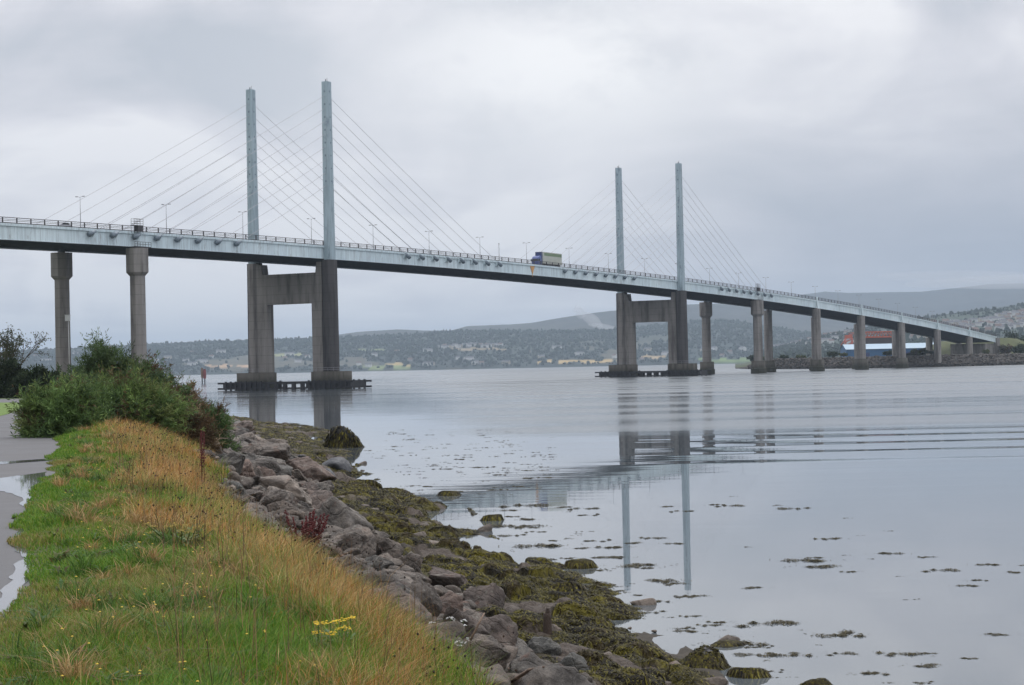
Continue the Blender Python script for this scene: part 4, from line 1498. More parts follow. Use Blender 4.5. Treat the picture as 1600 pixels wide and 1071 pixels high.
# the rocks one can tell apart: (px, py of the middle, width px, height px, z, variant, tilt, label)
NAMED = [
    (528, 822, 118, 78, 1.75, 0, (0.1, 0.35, 0.2), 'largest brown boulder with an overhanging dark underside above the red dock plant', 0),
    (590, 858, 70, 60, 1.35, 5, (0.2, 0.1, 1.2), 'sloping brown slab leaning on the right of the largest boulder', 0),
    (700, 908, 110, 62, 1.25, 3, (0.1, 0.3, 0.5), 'long grey boulder with a bright streaked top above the dark angular one', 0),
    (762, 942, 78, 72, 1.15, 7, (0.3, 0.2, 2.0), 'dark angular boulder standing at the edge of the seaweed', 1),
    (580, 884, 46, 32, 1.75, 2, (0, 0, 0.4), 'smooth rounded grey stone among the brown boulders', 0),
    (628, 915, 88, 50, 1.75, 9, (0.2, 0.2, 0.8), 'reddish brown boulder with a deep dark gap beneath it', 0),
    (640, 880, 60, 46, 1.2, 14, (0.1, 0.1, 0.3), 'pointed pale slab beside the rounded grey stone', 0),
    (690, 960, 90, 60, 1.7, 10, (0.2, 0.1, 2.6), 'broad grey boulder spotted with lichen behind the white daisies', 0),
    (770, 1010, 86, 84, 1.45, 12, (0.2, 0.3, 1.0), 'tall cracked grey boulder beside the leaning red stalk', 0),
    (845, 1018, 66, 40, 0.85, 4, (0, 0.1, 0.9), 'flat topped dark stone below the wooden post', 0),
    (886, 1052, 78, 60, 0.85, 6, (0.3, 0.25, 0.2), 'grey green faceted boulder at the bottom of the slope', 0),
    (855, 1062, 72, 56, 1.0, 8, (0.1, 0.3, 2.1), 'rust stained boulder crossed by driftwood sticks', 0),
    (930, 1066, 60, 40, 0.7, 1, (0.1, 0.3, 2.9), 'low brown boulder at the very bottom of the slope beside the seaweed', 0),
    (445, 778, 120, 62, 1.75, 11, (0.1, 0.2, 0.2), 'wide brown boulder with grey flat top in the middle of the rock slope', 0),
    (478, 738, 96, 56, 1.35, 13, (0.0, 0.2, 0.9), 'rounded brown boulder next to the two dark blue grey ones', 0),
    (408, 712, 90, 50, 1.7, 15, (0.1, 0.1, 2.4), 'long pale brown boulder under the gorse end of the slope', 0),
    (375, 742, 66, 50, 2.2, 16, (0.2, 0.1, 1.7), 'brown boulder nearest the tall red dock stalk', 0),
    (365, 770, 48, 36, 2.3, 17, (0.1, 0.1, 0.6), 'pinkish brown stone half buried in the grass edge', 0),
    (440, 800, 66, 40, 2.0, 1, (0.1, 0.1, 0.1), 'grey brown stone just above the orange grass tuft', 0),
    (507, 745, 44, 34, 1.0, 0, (0.1, 0.2, 0.4), 'dark blue grey boulder nearer the brown rocks, first of the wet pair', 2),
    (528, 730, 54, 36, 0.9, 1, (0.2, 0.1, 1.4), 'dark blue grey boulder farther out above the seaweed, second of the wet pair', 2),
    (475, 720, 26, 20, 1.0, 2, (0.1, 0.1, 0.9), 'small slate blue boulder tucked behind the brown ones', 2),
]
for px, py, w, h, z, v, rot, lab, dark in NAMED:
    for _ in range(6):               # bed it into the slope where the sight line meets it
        p = at(px, py, z)
        k = p[1] / F
        sx, sz = w * k * 0.55, h * k * 0.62
        z = 0.5 * z + 0.5 * (float(bank_z(p[0], p[1] + sx * 0.3)) + 0.38 * sz)
    me = DROCKS[v] if dark == 2 else ROCKS[v]
    o = put_rock(p[0], p[1] + sx * 0.3, float(bank_z(p[0], p[1] + sx * 0.3)) + 0.38 * sz, sx, (sx + sz) * 0.58, sz, rot, me, lab)

count = 0
tries = 0
PLACE = 'brown riprap boulder wedged among others on the rocky shore slope'
while count < 272 and tries < 30000:
    tries += 1
    Y = 13.5 * (190 / 13.5) ** (rng.random() ** 0.75)
    q = rng.random() ** 0.9
    xg, xt = float(cx(cG, Y)), float(cx(cT, Y))
    xt = max(xt, xg + 1.0)
    X = xg - 0.25 + (xt - xg + 0.10) * q
    R = (0.15 + 0.40 * rng.random() ** 1.6) * (1.0 + 0.5 * min(max((Y - 30) / 50, 0), 1))
    if any((X - a) ** 2 + (Y - b) ** 2 < ((R + c) * 0.56) ** 2 for a, b, c in placed):
        continue
    z = float(bank_z(X, Y)) + R * (0.12 + 0.2 * rng.random())
    put_rock(X, Y, z, R * (0.85 + 0.5 * rng.random()), R * (0.85 + 0.5 * rng.random()), R * (0.55 + 0.35 * rng.random()), (rng.normal(0, 0.3), rng.normal(0, 0.3), rng.random() * 6.28), ROCKS[rng.integers(0, 18)], PLACE)
    count += 1

# rubble between the boulders
def scatter_rubble():
    shapes = [rock_shape(200 + k, ICO2, 9, 0.12, 16) for k in range(6)]
    Vs, Ls, off, nf = [], [], 0, 0
    for k in range(2600):
        Y = 13 * (150 / 13) ** rng.random()
        xg, xt = float(cx(cG, Y)), float(cx(cT, Y))
        X = xg - 0.1 + (max(xt, xg + 1) - xg + 0.3) * rng.random() * (1.0 if k % 5 else 1.0 + 1.2 * rng.random())
        P, Fc = shapes[k % 6]
        R = 0.05 + 0.21 * rng.random() ** 2.2
        a = rng.random() * 6.28
        q = P * np.array([R * 1.3, R, R * 0.8])
        q = np.stack([q[:, 0] * math.cos(a) - q[:, 1] * math.sin(a), q[:, 0] * math.sin(a) + q[:, 1] * math.cos(a), q[:, 2]], 1)
        Vs.append(q + np.array([X, Y, float(bank_z(X, Y)) + R * 0.3]))
        Ls.append(Fc + off)
        off += len(P)
        nf += len(Fc)
    tag(link('rubble', np_mesh('rubble', np.concatenate(Vs), np.concatenate(Ls), np.full(nf, 3), ROCK, True)), 'small broken stones filling the gaps between boulders', 'rubble', kind='stuff')


scatter_rubble()

# ------------------------------------------------------------------ seaweed on the tidal flat
WEED = attr_mat('bladder_wrack', 0.6, transl=0.1, spec=0.10)
WCOL = [(0.056, 0.047, 0.012), (0.030, 0.026, 0.010), (0.072, 0.062, 0.013), (0.016, 0.013, 0.008), (0.105, 0.090, 0.014), (0.040, 0.030, 0.012)]


def worley(x, y, seed):
    """distance to the nearest jittered cell point, and that cell's random number"""
    ix, iy = np.floor(x), np.floor(y)
    best = np.full(np.shape(x), 9.0)
    cid = np.zeros(np.shape(x))
    for a in (-1, 0, 1):
        for b in (-1, 0, 1):
            jx = _hash(ix + a, iy + b, ix * 0, seed)
            jy = _hash(ix + a, iy + b, ix * 0, seed + 9)
            d = np.hypot(ix + a + jx - x, iy + b + jy - y)
            m_ = d < best
            best = np.where(m_, d, best)
            cid = np.where(m_, _hash(ix + a, iy + b, ix * 0, seed + 31), cid)
    return best, cid


def weed_height(X, Y):
    d1, c1 = worley(X / 0.85, Y / 0.95, 5)
    d2, c2 = worley(X / 0.38, Y / 0.42, 6)
    m1 = np.sqrt(np.clip(1 - (d1 / 0.66) ** 2, 0, 1)) * (0.03 + 0.34 * c1 ** 2)
    m2 = np.sqrt(np.clip(1 - (d2 / 0.62) ** 2, 0, 1)) * 0.10 * (0.4 + c2)
    return m1 + m2, c1, c2


def weed_edge(Y):
    """seaward limit of the weed, ragged"""
    return cx(cW, Y) + 1.5 * (fbm(Y * 0.5, Y * 0, seed=77, oct=4) - 0.5) * 2


def build_weed():
    Ys = np.concatenate([np.linspace(17, 60, 560), np.linspace(60, 205, 640)[1:]])
    us = np.linspace(-0.10, 1.0, 110)
    Yg = np.repeat(Ys[:, None], len(us), 1)
    xt = np.maximum(cx(cT, Yg), cx(cG, Yg) + 1.0)
    xw = np.maximum(weed_edge(Yg), xt + 0.5)
    Xg = xt + (xw - xt) * us[None]
    h, c1, c2 = weed_height(Xg, Yg)
    fade = sstep(-0.10, 0.06, us)[None] * (1 - 0.85 * sstep(0.72, 1.0, us)[None])
    Z = bank_z(Xg, Yg) + h * fade * (0.9 - 0.45 * sstep(60, 130, Yg)) - 0.02
    bare = fbm(Xg * 0.5, Yg * 0.5, seed=15, oct=3)
    pal = np.array(WCOL)
    ci = np.clip((0.55 * c1 + 0.45 * c2) * 6, 0, 5.99).astype(int)
    col = pal[ci] * (0.75 + 0.5 * fbm(Xg * 9, Yg * 9, seed=4)[..., None])
    mud = np.array([0.085, 0.068, 0.056])
    b = (sstep(0.60, 0.66, bare) * sstep(0.0, 0.2, us)[None])[..., None]
    col = col * (1 - b) + mud * b
    me = grid_mesh('seaweed', np.stack([Xg, Yg, Z], -1), attr_mat('wrack_mat', 0.65, noise=0.5, nscale=18.0, bump=0.05, spec=0.10), True, col)
    tag(link('seaweed', me), 'olive brown bladder wrack draped over the tidal stones', 'seaweed', kind='stuff')
    # fronds
    n = 300000
    q = rng.random(n)
    Y = 18 * (200 / 18) ** q
    xt = np.maximum(cx(cT, Y), cx(cG, Y) + 1.0)
    xw = np.maximum(weed_edge(Y), xt + 0.5)
    u = rng.random(n) * 1.06 - 0.05
    X = xt + (xw - xt) * u
    bare = fbm(X * 0.5, Y * 0.5, seed=15, oct=3)
    keep = bare < 0.605 + 0.05 * rng.random(n)
    X, Y, u = X[keep], Y[keep], u[keep]
    n = len(X)
    h, c1, c2 = weed_height(X, Y)
    fade = sstep(-0.10, 0.06, u) * (1 - 0.85 * sstep(0.72, 1.0, u))
    Z = bank_z(X, Y) + h * fade * (0.9 - 0.45 * sstep(60, 130, Y)) - 0.015
    az = rng.random(n) * 6.283
    L = (0.05 + 0.09 * rng.random(n)) * (Y / 35) ** 0.45
    Wd = (0.006 + 0.008 * rng.random(n)) * (Y / 35) ** 0.7
    dv = np.stack([np.cos(az), np.sin(az), np.zeros(n)], 1)
    sv = np.stack([-np.sin(az), np.cos(az), np.zeros(n)], 1)
    ex, ey = X + dv[:, 0] * L, Y + dv[:, 1] * L
    he, _, _ = weed_height(ex, ey)
    Ze = bank_z(ex, ey) + he * fade * (0.9 - 0.45 * sstep(60, 130, Y)) - 0.02
    B = np.stack([X, Y, Z + 0.004], 1)
    E = np.stack([ex, ey, np.minimum(Ze, Z + 0.02)], 1)
    Mi = (B + E) / 2 + np.array([0, 0, 1.0]) * (0.25 * L * rng.random(n))[:, None]
    V = np.empty((n, 6, 3), np.float32)
    for i, (c, k) in enumerate(((B, 0.4), (Mi, 1.0), (E, 0.55))):
        V[:, 2 * i] = c - sv * (Wd * k)[:, None]
        V[:, 2 * i + 1] = c + sv * (Wd * k)[:, None]
    k = np.arange(n)[:, None] * 6
    Lp = np.concatenate([k + np.array([[0, 1, 3, 2]]), k + np.array([[2, 3, 5, 4]])], 1).ravel()
    pal = np.array(WCOL)
    ci = np.clip((0.55 * c1 + 0.45 * c2) * 6 + rng.normal(0, 0.6, n), 0, 5.99).astype(int)
    col = np.clip(pal[ci] * (1.05 + 0.3 * rng.standard_normal((n, 1))), 0.008, 0.5)
    tag(link('seaweed', np_mesh('seaweed', V.reshape(-1, 3), Lp, np.full(2 * n, 4), WEED, True, np.repeat(col, 6, 0))), 'loose fronds of brown and yellow wrack along the tide line', 'seaweed', kind='stuff')


build_weed()


def weedy_rock(px, py, wpx, hpx, label, seed, bare_top=False, z0=0.0):
    """boulder in the shallows with weed hanging over it"""
    p = at(px, py, z0)
    k = p[1] / F
    r = np.random.default_rng(seed)
    sx, sz = wpx * k * 0.5, hpx * k
    P, Fc = rock_shape(seed, ICO4, 11, 0.14, 10)
    me = np_mesh('boulder', P * np.array([sx, sx * 0.8, sz]), Fc, np.full(len(Fc), 3), DARKROCK, True)
    o = link('boulder', me)
    o.location = (p[0], p[1] + sx * 0.6, z0)
    tag(o, label, 'boulder', 'weed covered boulders in the shallows')
    n = 2600
    d = r.standard_normal((n, 3))
    d[:, 2] = np.abs(d[:, 2]) * 1.0
    if bare_top:
        d[:, 2] *= 0.55
    d /= np.linalg.norm(d, axis=1, keepdims=True)
    idx = np.argmax(d @ (P / np.linalg.norm(P, axis=1, keepdims=True)).T, 1)
    B = P[idx] * np.array([sx, sx * 0.8, sz]) * 1.02
    az = np.arctan2(d[:, 1], d[:, 0]) + r.normal(0, 0.5, n)
    L = (0.10 + 0.14 * r.random(n)) * (p[1] / 45) ** 0.5
    Wd = (0.012 + 0.012 * r.random(n)) * (p[1] / 45) ** 0.6
    out_ = np.stack([np.cos(az), np.sin(az), np.zeros(n)], 1)
    sv = np.stack([-np.sin(az), np.cos(az), np.zeros(n)], 1)
    Mi = B + out_ * (L * 0.5)[:, None] + np.array([0, 0, .01])
    E = B + out_ * (L * 0.8)[:, None] - np.array([0, 0, 1]) * (L * 0.6)[:, None]
    E[:, 2] = np.maximum(E[:, 2], 0.0)
    V = np.empty((n, 6, 3), np.float32)
    for i, (c, kk) in enumerate(((B, 0.5), (Mi, 1.0), (E, 0.5))):
        V[:, 2 * i] = c - sv * (Wd * kk)[:, None]
        V[:, 2 * i + 1] = c + sv * (Wd * kk)[:, None]
    kk = np.arange(n)[:, None] * 6
    Lp = np.concatenate([kk + np.array([[0, 1, 3, 2]]), kk + np.array([[2, 3, 5, 4]])], 1).ravel()
    col = np.clip(np.array(WCOL)[r.integers(0, 6, n)] * (1 + 0.3 * r.standard_normal((n, 1))), 0.008, .5)
    c = link('weed_cover', np_mesh('weed_cover', V.reshape(-1, 3), Lp, np.full(2 * n, 4), WEED, True, np.repeat(col, 6, 0)), o)
    return o


for i, (px, py, w, h, lab, bt) in enumerate([
        (538, 700, 66, 40, 'tall pointed boulder capped with bare stone at the tip of the weed spit', 1),
        (574, 768, 36, 20, 'round dark weed covered boulder at the water edge below the spit', 0),
        (612, 770, 30, 10, 'low weed covered boulder just right of the round dark one', 0),
        (770, 814, 24, 12, 'small dark weed covered rock standing alone in the shallows', 0),
        (700, 775, 30, 10, 'flat weed covered rock at the left end of the ruffled water', 0),
        (1106, 1048, 84, 42, 'broad weed covered boulder at the bottom end of the shore', 0),
        (1172, 1058, 50, 14, 'low brown weed covered rock right of the broad boulder', 0),
        (1280, 1078, 44, 18, 'weed covered rock cut off by the bottom edge of the photo', 0),
        (905, 888, 46, 20, 'dark weed covered rock beside the tower reflections', 0),
        (880, 930, 60, 22, 'weed covered rock inside the bend of the tide line', 0),
        (1135, 1010, 40, 10, 'flat weed covered rock just off the shore near the bottom', 0)]):
    weedy_rock(px, py, w, h, lab, 300 + i, bt)


def float_mesh(seed, n=300):
    """a raft of fronds lying on the water, about 1 m across"""
    r = np.random.default_rng(seed)
    arms = r.integers(2, 5)
    cen = [(r.normal(0, 0.26), r.normal(0, 0.13), 0.05 + 0.18 * r.random() ** 1.5) for _ in range(arms + 2)]
    which = r.integers(0, len(cen), n)
    C = np.array(cen)[which]
    a, q = r.random(n) * 6.283, r.random(n) ** 0.5
    X = C[:, 0] + np.cos(a) * q * C[:, 2]
    Y = C[:, 1] + np.sin(a) * q * C[:, 2] * 0.6
    stray = r.random(n) < 0.05
    X = np.where(stray, r.normal(0, 0.45, n), X)
    Y = np.where(stray, r.normal(0, 0.16, n), Y)
    hgt = np.where(stray, 0.0, 0.05 * (1 - q))
    az = r.normal(0, 0.9, n) + np.pi * (r.random(n) < 0.5)
    L = 0.05 + 0.10 * r.random(n)
    Wd = 0.005 + 0.008 * r.random(n)
    dv = np.stack([np.cos(az), np.sin(az), np.zeros(n)], 1)
    sv = np.stack([-np.sin(az), np.cos(az), np.zeros(n)], 1)
    B = np.stack([X, Y, hgt * r.random(n) + 0.003], 1)
    Mi = B + dv * (L * 0.5)[:, None] + np.array([0, 0, 1]) * (0.02 * r.random(n))[:, None]
    E = B + dv * L[:, None]
    E[:, 2] = 0.002
    V = np.empty((n, 6, 3), np.float32)
    for i, (c, k) in enumerate(((B, 0.6), (Mi, 1.0), (E, 0.5))):
        V[:, 2 * i] = c - sv * (Wd * k)[:, None]
        V[:, 2 * i + 1] = c + sv * (Wd * k)[:, None]
    k = np.arange(n)[:, None] * 6
    Lp = np.concatenate([k + np.array([[0, 1, 3, 2]]), k + np.array([[2, 3, 5, 4]])], 1).ravel()
    col = np.clip(np.array([(0.05, 0.042, 0.018), (0.035, 0.028, 0.015), (0.08, 0.066, 0.022), (0.06, 0.05, 0.02)])[r.integers(0, 4, n)] * (1 + 0.25 * r.standard_normal((n, 1))), 0.008, .4)
    return np_mesh('seaweed_clump', V.reshape(-1, 3), Lp, np.full(2 * n, 4), WEED, True, np.repeat(col, 6, 0))


FLOAT = [float_mesh(400 + k, 300 if k < 9 else 90) for k in range(14)]
FL = [(812, 791, 60), (798, 798, 30), (915, 795, 42), (890, 800, 16), (832, 812, 42), (805, 837, 36), (780, 823, 55), (830, 823, 55), (900, 837, 14), (848, 854, 80), (930, 846, 36), (955, 856, 50), (912, 857, 30),
      (955, 871, 40), (887, 873, 26), (990, 884, 66), (950, 889, 20), (1022, 841, 36), (992, 849, 32), (1056, 850, 34), (1068, 799, 32), (1040, 792, 26), (1030, 908, 58), (1075, 933, 36), (1092, 932, 36), (1050, 965, 20),
      (1080, 963, 30), (1110, 977, 34), (1065, 982, 32), (1122, 973, 36), (965, 917, 22), (1185, 976, 76), (1228, 973, 36), (1300, 992, 72), (1155, 1006, 90), (1225, 1025, 66), (1190, 1012, 30), (1410, 1022, 62), (1450, 1021, 26),
      (1512, 1029, 28), (1453, 1041, 46), (1262, 877, 70), (1290, 886, 62), (1328, 894, 30), (1275, 872, 30), (1295, 842, 36), (1388, 865, 42), (1452, 871, 28), (1463, 892, 46), (1547, 883, 38), (1592, 895, 34), (1528, 907, 30),
      (1515, 916, 36), (1424, 937, 22), (1172, 919, 38), (1170, 855, 18), (1245, 795, 40), (1218, 790, 22), (1135, 791, 36), (1118, 789, 30), (1142, 776, 14), (1320, 810, 16), (1393, 830, 16), (1345, 837, 12), (1560, 992, 34), (1448, 1067, 26),
      (1402, 901, 14), (1210, 1050, 26), (1280, 1008, 16), (1250, 985, 12), (1392, 1068, 20), (1596, 884, 20), (1360, 874, 16), (1318, 868, 14)]
used = list(FL)
for _ in range(200):
    for __ in range(40):
        if rng.random() < 0.72:
            px, py = rng.uniform(575, 870), rng.uniform(672, 775)
            lo = 1.0
        else:
            py = rng.uniform(780, 1060)
            px = np.interp(py, [780, 880, 960, 1060], [700, 870, 980, 1150]) + abs(rng.normal(0, 90))
        P = at(px, py, 0)
        if P[0] < float(cx(cW, P[1])) + 0.4:
            continue
        w = rng.uniform(8, 34) * (0.6 + 0.4 * (py - 660) / 150)
        used.append((px, py, w))
        break
for i, (px, py, w) in enumerate(used):
    P = at(px, py, 0.0)
    sc = w * P[1] / F
    small = w < 24
    me = FLOAT[rng.integers(9, 14)] if small else FLOAT[rng.integers(0, 9)]
    o = link('seaweed_clump', me)
    o.location = (P[0], P[1], 0.002)
    o.scale = (sc, sc * rng.uniform(0.9, 1.7), min(sc, 1.6))
    o.rotation_euler = (0, 0, rng.choice([0, math.pi]) + rng.normal(0, 0.15))
    tag(o, 'brown clump of wrack floating on the still water', 'seaweed clump', 'seaweed clumps floating on the water')

# wooden post, driftwood
x, y = gxy(856, 1000)
post = empty('mooring_post', (x, y, float(bank_z(x, y)) - 0.1))
tag(post, 'weathered wooden post stump standing in the seaweed below the rocks', 'post')
k = y / F
mb = MB()
mb.prism(0, 0, [(0.085, -0.2), (0.082, 0.25), (0.072, 0.5), (0.066, 50 * k)], 9, smooth=True)
mb.prism(0.012, 0.0, [(0.05, 50 * k + 0.002), (0.03, 58 * k)], 7)
mb.build('trunk', simple('rotten_wood', (0.075, 0.050, 0.035), (0.035, 0.024, 0.018), 6, 0.85, bump=0.02, stretch=(1, 1, 0.15)), post)
bpy.context.view_layer.update()
DG_ = bpy.context.evaluated_depsgraph_get()


def surface_hit(px, py):
    """the first stone or ground along a sight line"""
    ok, loc, *_ = SC.ray_cast(DG_, Vector((0, 0, H)), pix_dir(px, py))
    return np.array(loc) + np.array([0, 0, 0.02])


STICK = simple('driftwood', (0.24, 0.17, 0.12), (0.13, 0.09, 0.065), 6, 0.85, bump=0.01)
for i, (a, b, za, lab) in enumerate([((795, 1050), (838, 1022), 1.55, 'longest thin driftwood stick lying over the rocks at the bottom'), ((800, 1068), (850, 1046), 1.4, 'short reddish driftwood stick below the longest one'),
                                     ((735, 1005), (757, 958), 2.2, 'thin red stalk leaning up against the cracked boulder'), ((335, 690), (352, 676), 2.0, 'pale bleached branch by the gorse end of the rocks')]):
    A, B = surface_hit(*a), surface_hit(*b)
    if i == 2:
        B = at_depth(b[0], b[1], A[1] + 0.1)
    elif abs(A[1] - B[1]) > 2.5:
        B = A + np.array([(b[0] - a[0]) * A[1] / F, 0.6, 0.05])
    mid = (A + B) / 2 + np.array([0.02, 0, 0.04])
    mb = MB()
    mb.tube([A, mid, B], [0.009, 0.008, 0.005] if i == 2 else [0.020, 0.017, 0.009], 6)
    tag(mb.build('driftwood_stick', STICK), lab, 'stick', 'sticks on the rocks')

# ------------------------------------------------------------------ gorse and other bushes
SHRUB = attr_mat('gorse_spines', 0.75, transl=0.3, spec=0.25)
BARK = simple('gorse_stem', (0.09, 0.065, 0.045), (0.05, 0.038, 0.028), 6, 0.9, bump=0.01)


def bush(name, label, x, y, z, rx, ry, h, cols, n_cl=90, per=230, seed=0, spike=0.15, cat='bush', group=None, wid=0.014, open_=0.0, brown=0.12):
    """stems that fan out and a crown of spiny sprays gathered in clumps"""
    r = np.random.default_rng(seed)
    root = empty(name, (x, y, z))
    tag(root, label, cat, group)
    # lumpy dome of clump centres
    d = r.standard_normal((n_cl, 3))
    d[:, 2] = np.abs(d[:, 2]) * 0.9 + 0.02
    d /= np.linalg.norm(d, axis=1, keepdims=True)
    lump = 0.60 + 0.58 * fbm(d[:, 0] * 2.2 + seed, d[:, 1] * 2.2, d[:, 2] * 2.2, seed=seed, oct=3) * 1.15
    rad = (0.42 + 0.58 * r.random(n_cl) ** 0.4) * lump
    cen = d * rad[:, None] * np.array([rx, ry, h])
    cr = (0.16 + 0.12 * r.random(n_cl)) * min(rx, h) ** 0.6
    pal = np.array(cols)
    ccol = 1.2 * pal[r.integers(0, len(pal), n_cl)] * (1 + 0.2 * r.standard_normal((n_cl, 1)))
    bsel = r.random(n_cl) < brown
    ccol[bsel] = np.array([0.10, 0.065, 0.035]) * (0.8 + 0.5 * r.random((bsel.sum(), 1)))
    # shoots inside each clump
    ns = 16
    which = np.repeat(np.arange(n_cl), per)
    sh = np.tile(np.repeat(np.arange(ns), per // ns + 1)[:per], n_cl)
    sd = r.standard_normal((n_cl, ns, 3))
    sd = sd + d[:, None, :] * 1.3 + np.array([0, 0, 0.7])
    sd /= np.linalg.norm(sd, axis=2, keepdims=True)
    q = r.random(len(which)) ** 0.8
    axis = sd[which, sh]
    B = cen[which] + axis * (q * cr[which] * (2.0 + 1.4 * (sh % 4 == 0)))[:, None] + r.normal(0, 0.025, (len(which), 3))
    sp = r.standard_normal((len(which), 3)) * 0.8 + axis * 1.0
    sp /= np.linalg.norm(sp, axis=1, keepdims=True)
    L = spike * (0.5 + 0.8 * r.random(len(which)))
    side = np.cross(sp, r.standard_normal((len(which), 3)))
    side /= np.linalg.norm(side, axis=1, keepdims=True) + 1e-9
    wv = side * (wid * (0.6 + 0.8 * r.random(len(which))))[:, None]
    B[:, 2] = np.maximum(B[:, 2], 0.03)
    V = np.stack([B - sp * 0.02, B + sp * (L * 0.45)[:, None] + wv, B + sp * L[:, None], B + sp * (L * 0.45)[:, None] - wv], 1)
    n = len(which)
    Lp = (np.arange(n)[:, None] * 4 + np.array([[0, 1, 2, 3]])).ravel()
    C = ccol[which] * (1 + 0.22 * r.standard_normal((n, 1)))
    C = np.repeat(np.clip(C, 0.006, 0.6), 4, 0)
    link('crown', np_mesh('crown', V.reshape(-1, 3), Lp, np.full(n, 4), SHRUB, False, C), root)
    mb = MB()
    for k in range(16):
        c = cen[r.integers(0, n_cl)]
        a = np.array([r.normal(0, rx * 0.12), r.normal(0, ry * 0.12), -0.1])
        mid = a + (c - a) * 0.5 + np.array([0, 0, -0.08 * h]) + r.normal(0, 0.06, 3)
        mb.tube([a, mid, c * 0.96], [0.035, 0.024, 0.010], 5)
    mb.build('stems', BARK, root)
    return root


G1 = [(0.070, 0.115, 0.038), (0.095, 0.15, 0.046), (0.13, 0.19, 0.055), (0.055, 0.09, 0.034), (0.12, 0.145, 0.05)]
G2 = [(0.048, 0.075, 0.032), (0.060, 0.095, 0.038), (0.080, 0.118, 0.046)]
G3 = [(0.14, 0.095, 0.055), (0.17, 0.125, 0.07), (0.10, 0.075, 0.048), (0.085, 0.095, 0.045)]


def bush_at(pxc, wpx, top, Y, zg, cols, label, seed, n_cl=90, per=230, group='gorse bushes on the bank', **kw):
    p = at_depth(pxc, top, Y)
    k = Y / F
    h = (p[2] - zg) * 0.90
    bush('gorse_bush', label, p[0], Y, zg, wpx * k * 0.5, wpx * k * 0.45, h, cols, n_cl, per, seed, group=group, **kw)


bush_at(98, 118, 612, 55, 3.35, G1, 'low green gorse bush spreading over the edge of the asphalt path', 1, 110, 300, brown=0.05)
bush_at(186, 180, 602, 60, 3.3, G1, 'broad light green gorse bush in the front middle of the thicket', 2, 170, 320, brown=0.10)
bush_at(152, 104, 534, 69, 3.3, G2, 'tallest dark green gorse bush rising above the thicket', 3, 130, 300, brown=0.05)
bush_at(218, 112, 566, 71, 3.1, G1[:2] + G3[:1] + G2, 'tall mixed green and brown gorse bush beside the tallest one', 4, 130, 300, brown=0.25)
bush_at(258, 74, 590, 74, 2.8, G2 + G1[:1], 'dark gorse bush on the seaward shoulder of the thicket', 5, 90, 280)
bush_at(122, 80, 585, 66, 3.35, G2, 'small dark gorse bush behind the low one by the path', 6, 70, 280)
bush_at(300, 50, 598, 79, 2.9, G2 + G3[:2], 'brown tinged gorse bush leaning out towards the water', 7, 70, 280, brown=0.4)
bush_at(326, 66, 634, 72, 1.9, G1[:2] + G2, 'low green gorse bush nearest the boulders', 8, 70, 280, brown=0.15)
bush_at(284, 90, 640, 62, 2.6, G3, 'withered brown bush in front of the gorse above the rocks', 9, 80, 230, brown=0.5)
bush_at(244, 104, 628, 64, 3.0, G1, 'light green gorse bush on the right of the broad one', 10, 100, 300, brown=0.12)
for i, (pxc, w, top, Y, lab) in enumerate([(18, 80, 580, 165, 'dark bush under the bare elder tree at the far side of the path'), (62, 62, 588, 160, 'dark rounded bush right of the bare elder tree'), (-40, 90, 570, 170, 'dark bush at the left edge of the photo')]):
    p = at_depth(pxc, top, Y)
    kk = Y / F
    bush('shrub', lab, p[0], Y, ZP, w * kk * 0.55, w * kk * 0.5, p[2] - ZP, [(0.022, 0.034, 0.018), (0.03, 0.045, 0.022), (0.026, 0.036, 0.016)], 110, 220, 40 + i, spike=0.30, wid=0.06, group='bushes beyond the path', brown=0.05)
# half bare elder tree at the left edge
p = at_depth(8, 505, 168)
tree = empty('elder_tree', (p[0], 168, ZP))
tag(tree, 'half bare elder tree with sparse leaves at the left edge of the photo', 'tree')
mb = MB()
r = np.random.default_rng(5)
tips = []


def branch(a, d, L, rad, depth):
    b = a + d * L
    mid = a + d * L * 0.5 + Vector(r.normal(0, 0.05 * L, 3))
    mb.tube([a, mid, b], [rad, rad * 0.8, rad * 0.6], 6)
    if depth == 0 or rad < 0.012:
        tips.append(b)
        return
    for k in range(3 if depth > 1 else 4):
        nd_ = (d + Vector(r.normal(0, 0.45, 3)) + Vector((0, 0, 0.15))).normalized()
        branch(b if k < 2 else mid, nd_, L * (0.62 + 0.2 * r.random()), rad * 0.6, depth - 1)
        tips.append(b)


hh = p[2] - ZP
for k in range(4):
    a = k * 1.6 + 0.3
    branch(Vector((0.25 * math.cos(a), 0.25 * math.sin(a), -0.1)), Vector((0.35 * math.cos(a), 0.35 * math.sin(a), 1)).normalized(), hh * 0.36, 0.11, 4)
mb.build('trunk', BARK, tree)
T = np.array([t[:] for t in tips])
n = 5200
c = T[r.integers(0, len(T), n)] + r.normal(0, 0.16, (n, 3))
keep = r.random(n) < 1.15 - 0.75 * np.clip(c[:, 2] / hh, 0, 1)
c = c[keep]
n = len(c)
a1 = r.standard_normal((n, 3))
a1 /= np.linalg.norm(a1, axis=1, keepdims=True)
a2 = np.cross(a1, r.standard_normal((n, 3)))
a2 /= np.linalg.norm(a2, axis=1, keepdims=True)
V = np.stack([c - a1 * 0.10, c + a2 * 0.05, c + a1 * 0.10, c - a2 * 0.05], 1).reshape(-1, 3)
link('crown', np_mesh('crown', V, (np.arange(n)[:, None] * 4 + np.array([[0, 1, 2, 3]])).ravel(), np.full(n, 4), SHRUB, False, np.repeat(np.array([(0.05, 0.065, 0.03), (0.07, 0.08, 0.035), (0.04, 0.05, 0.025)])[r.integers(0, 3, n)], 4, 0)), tree)

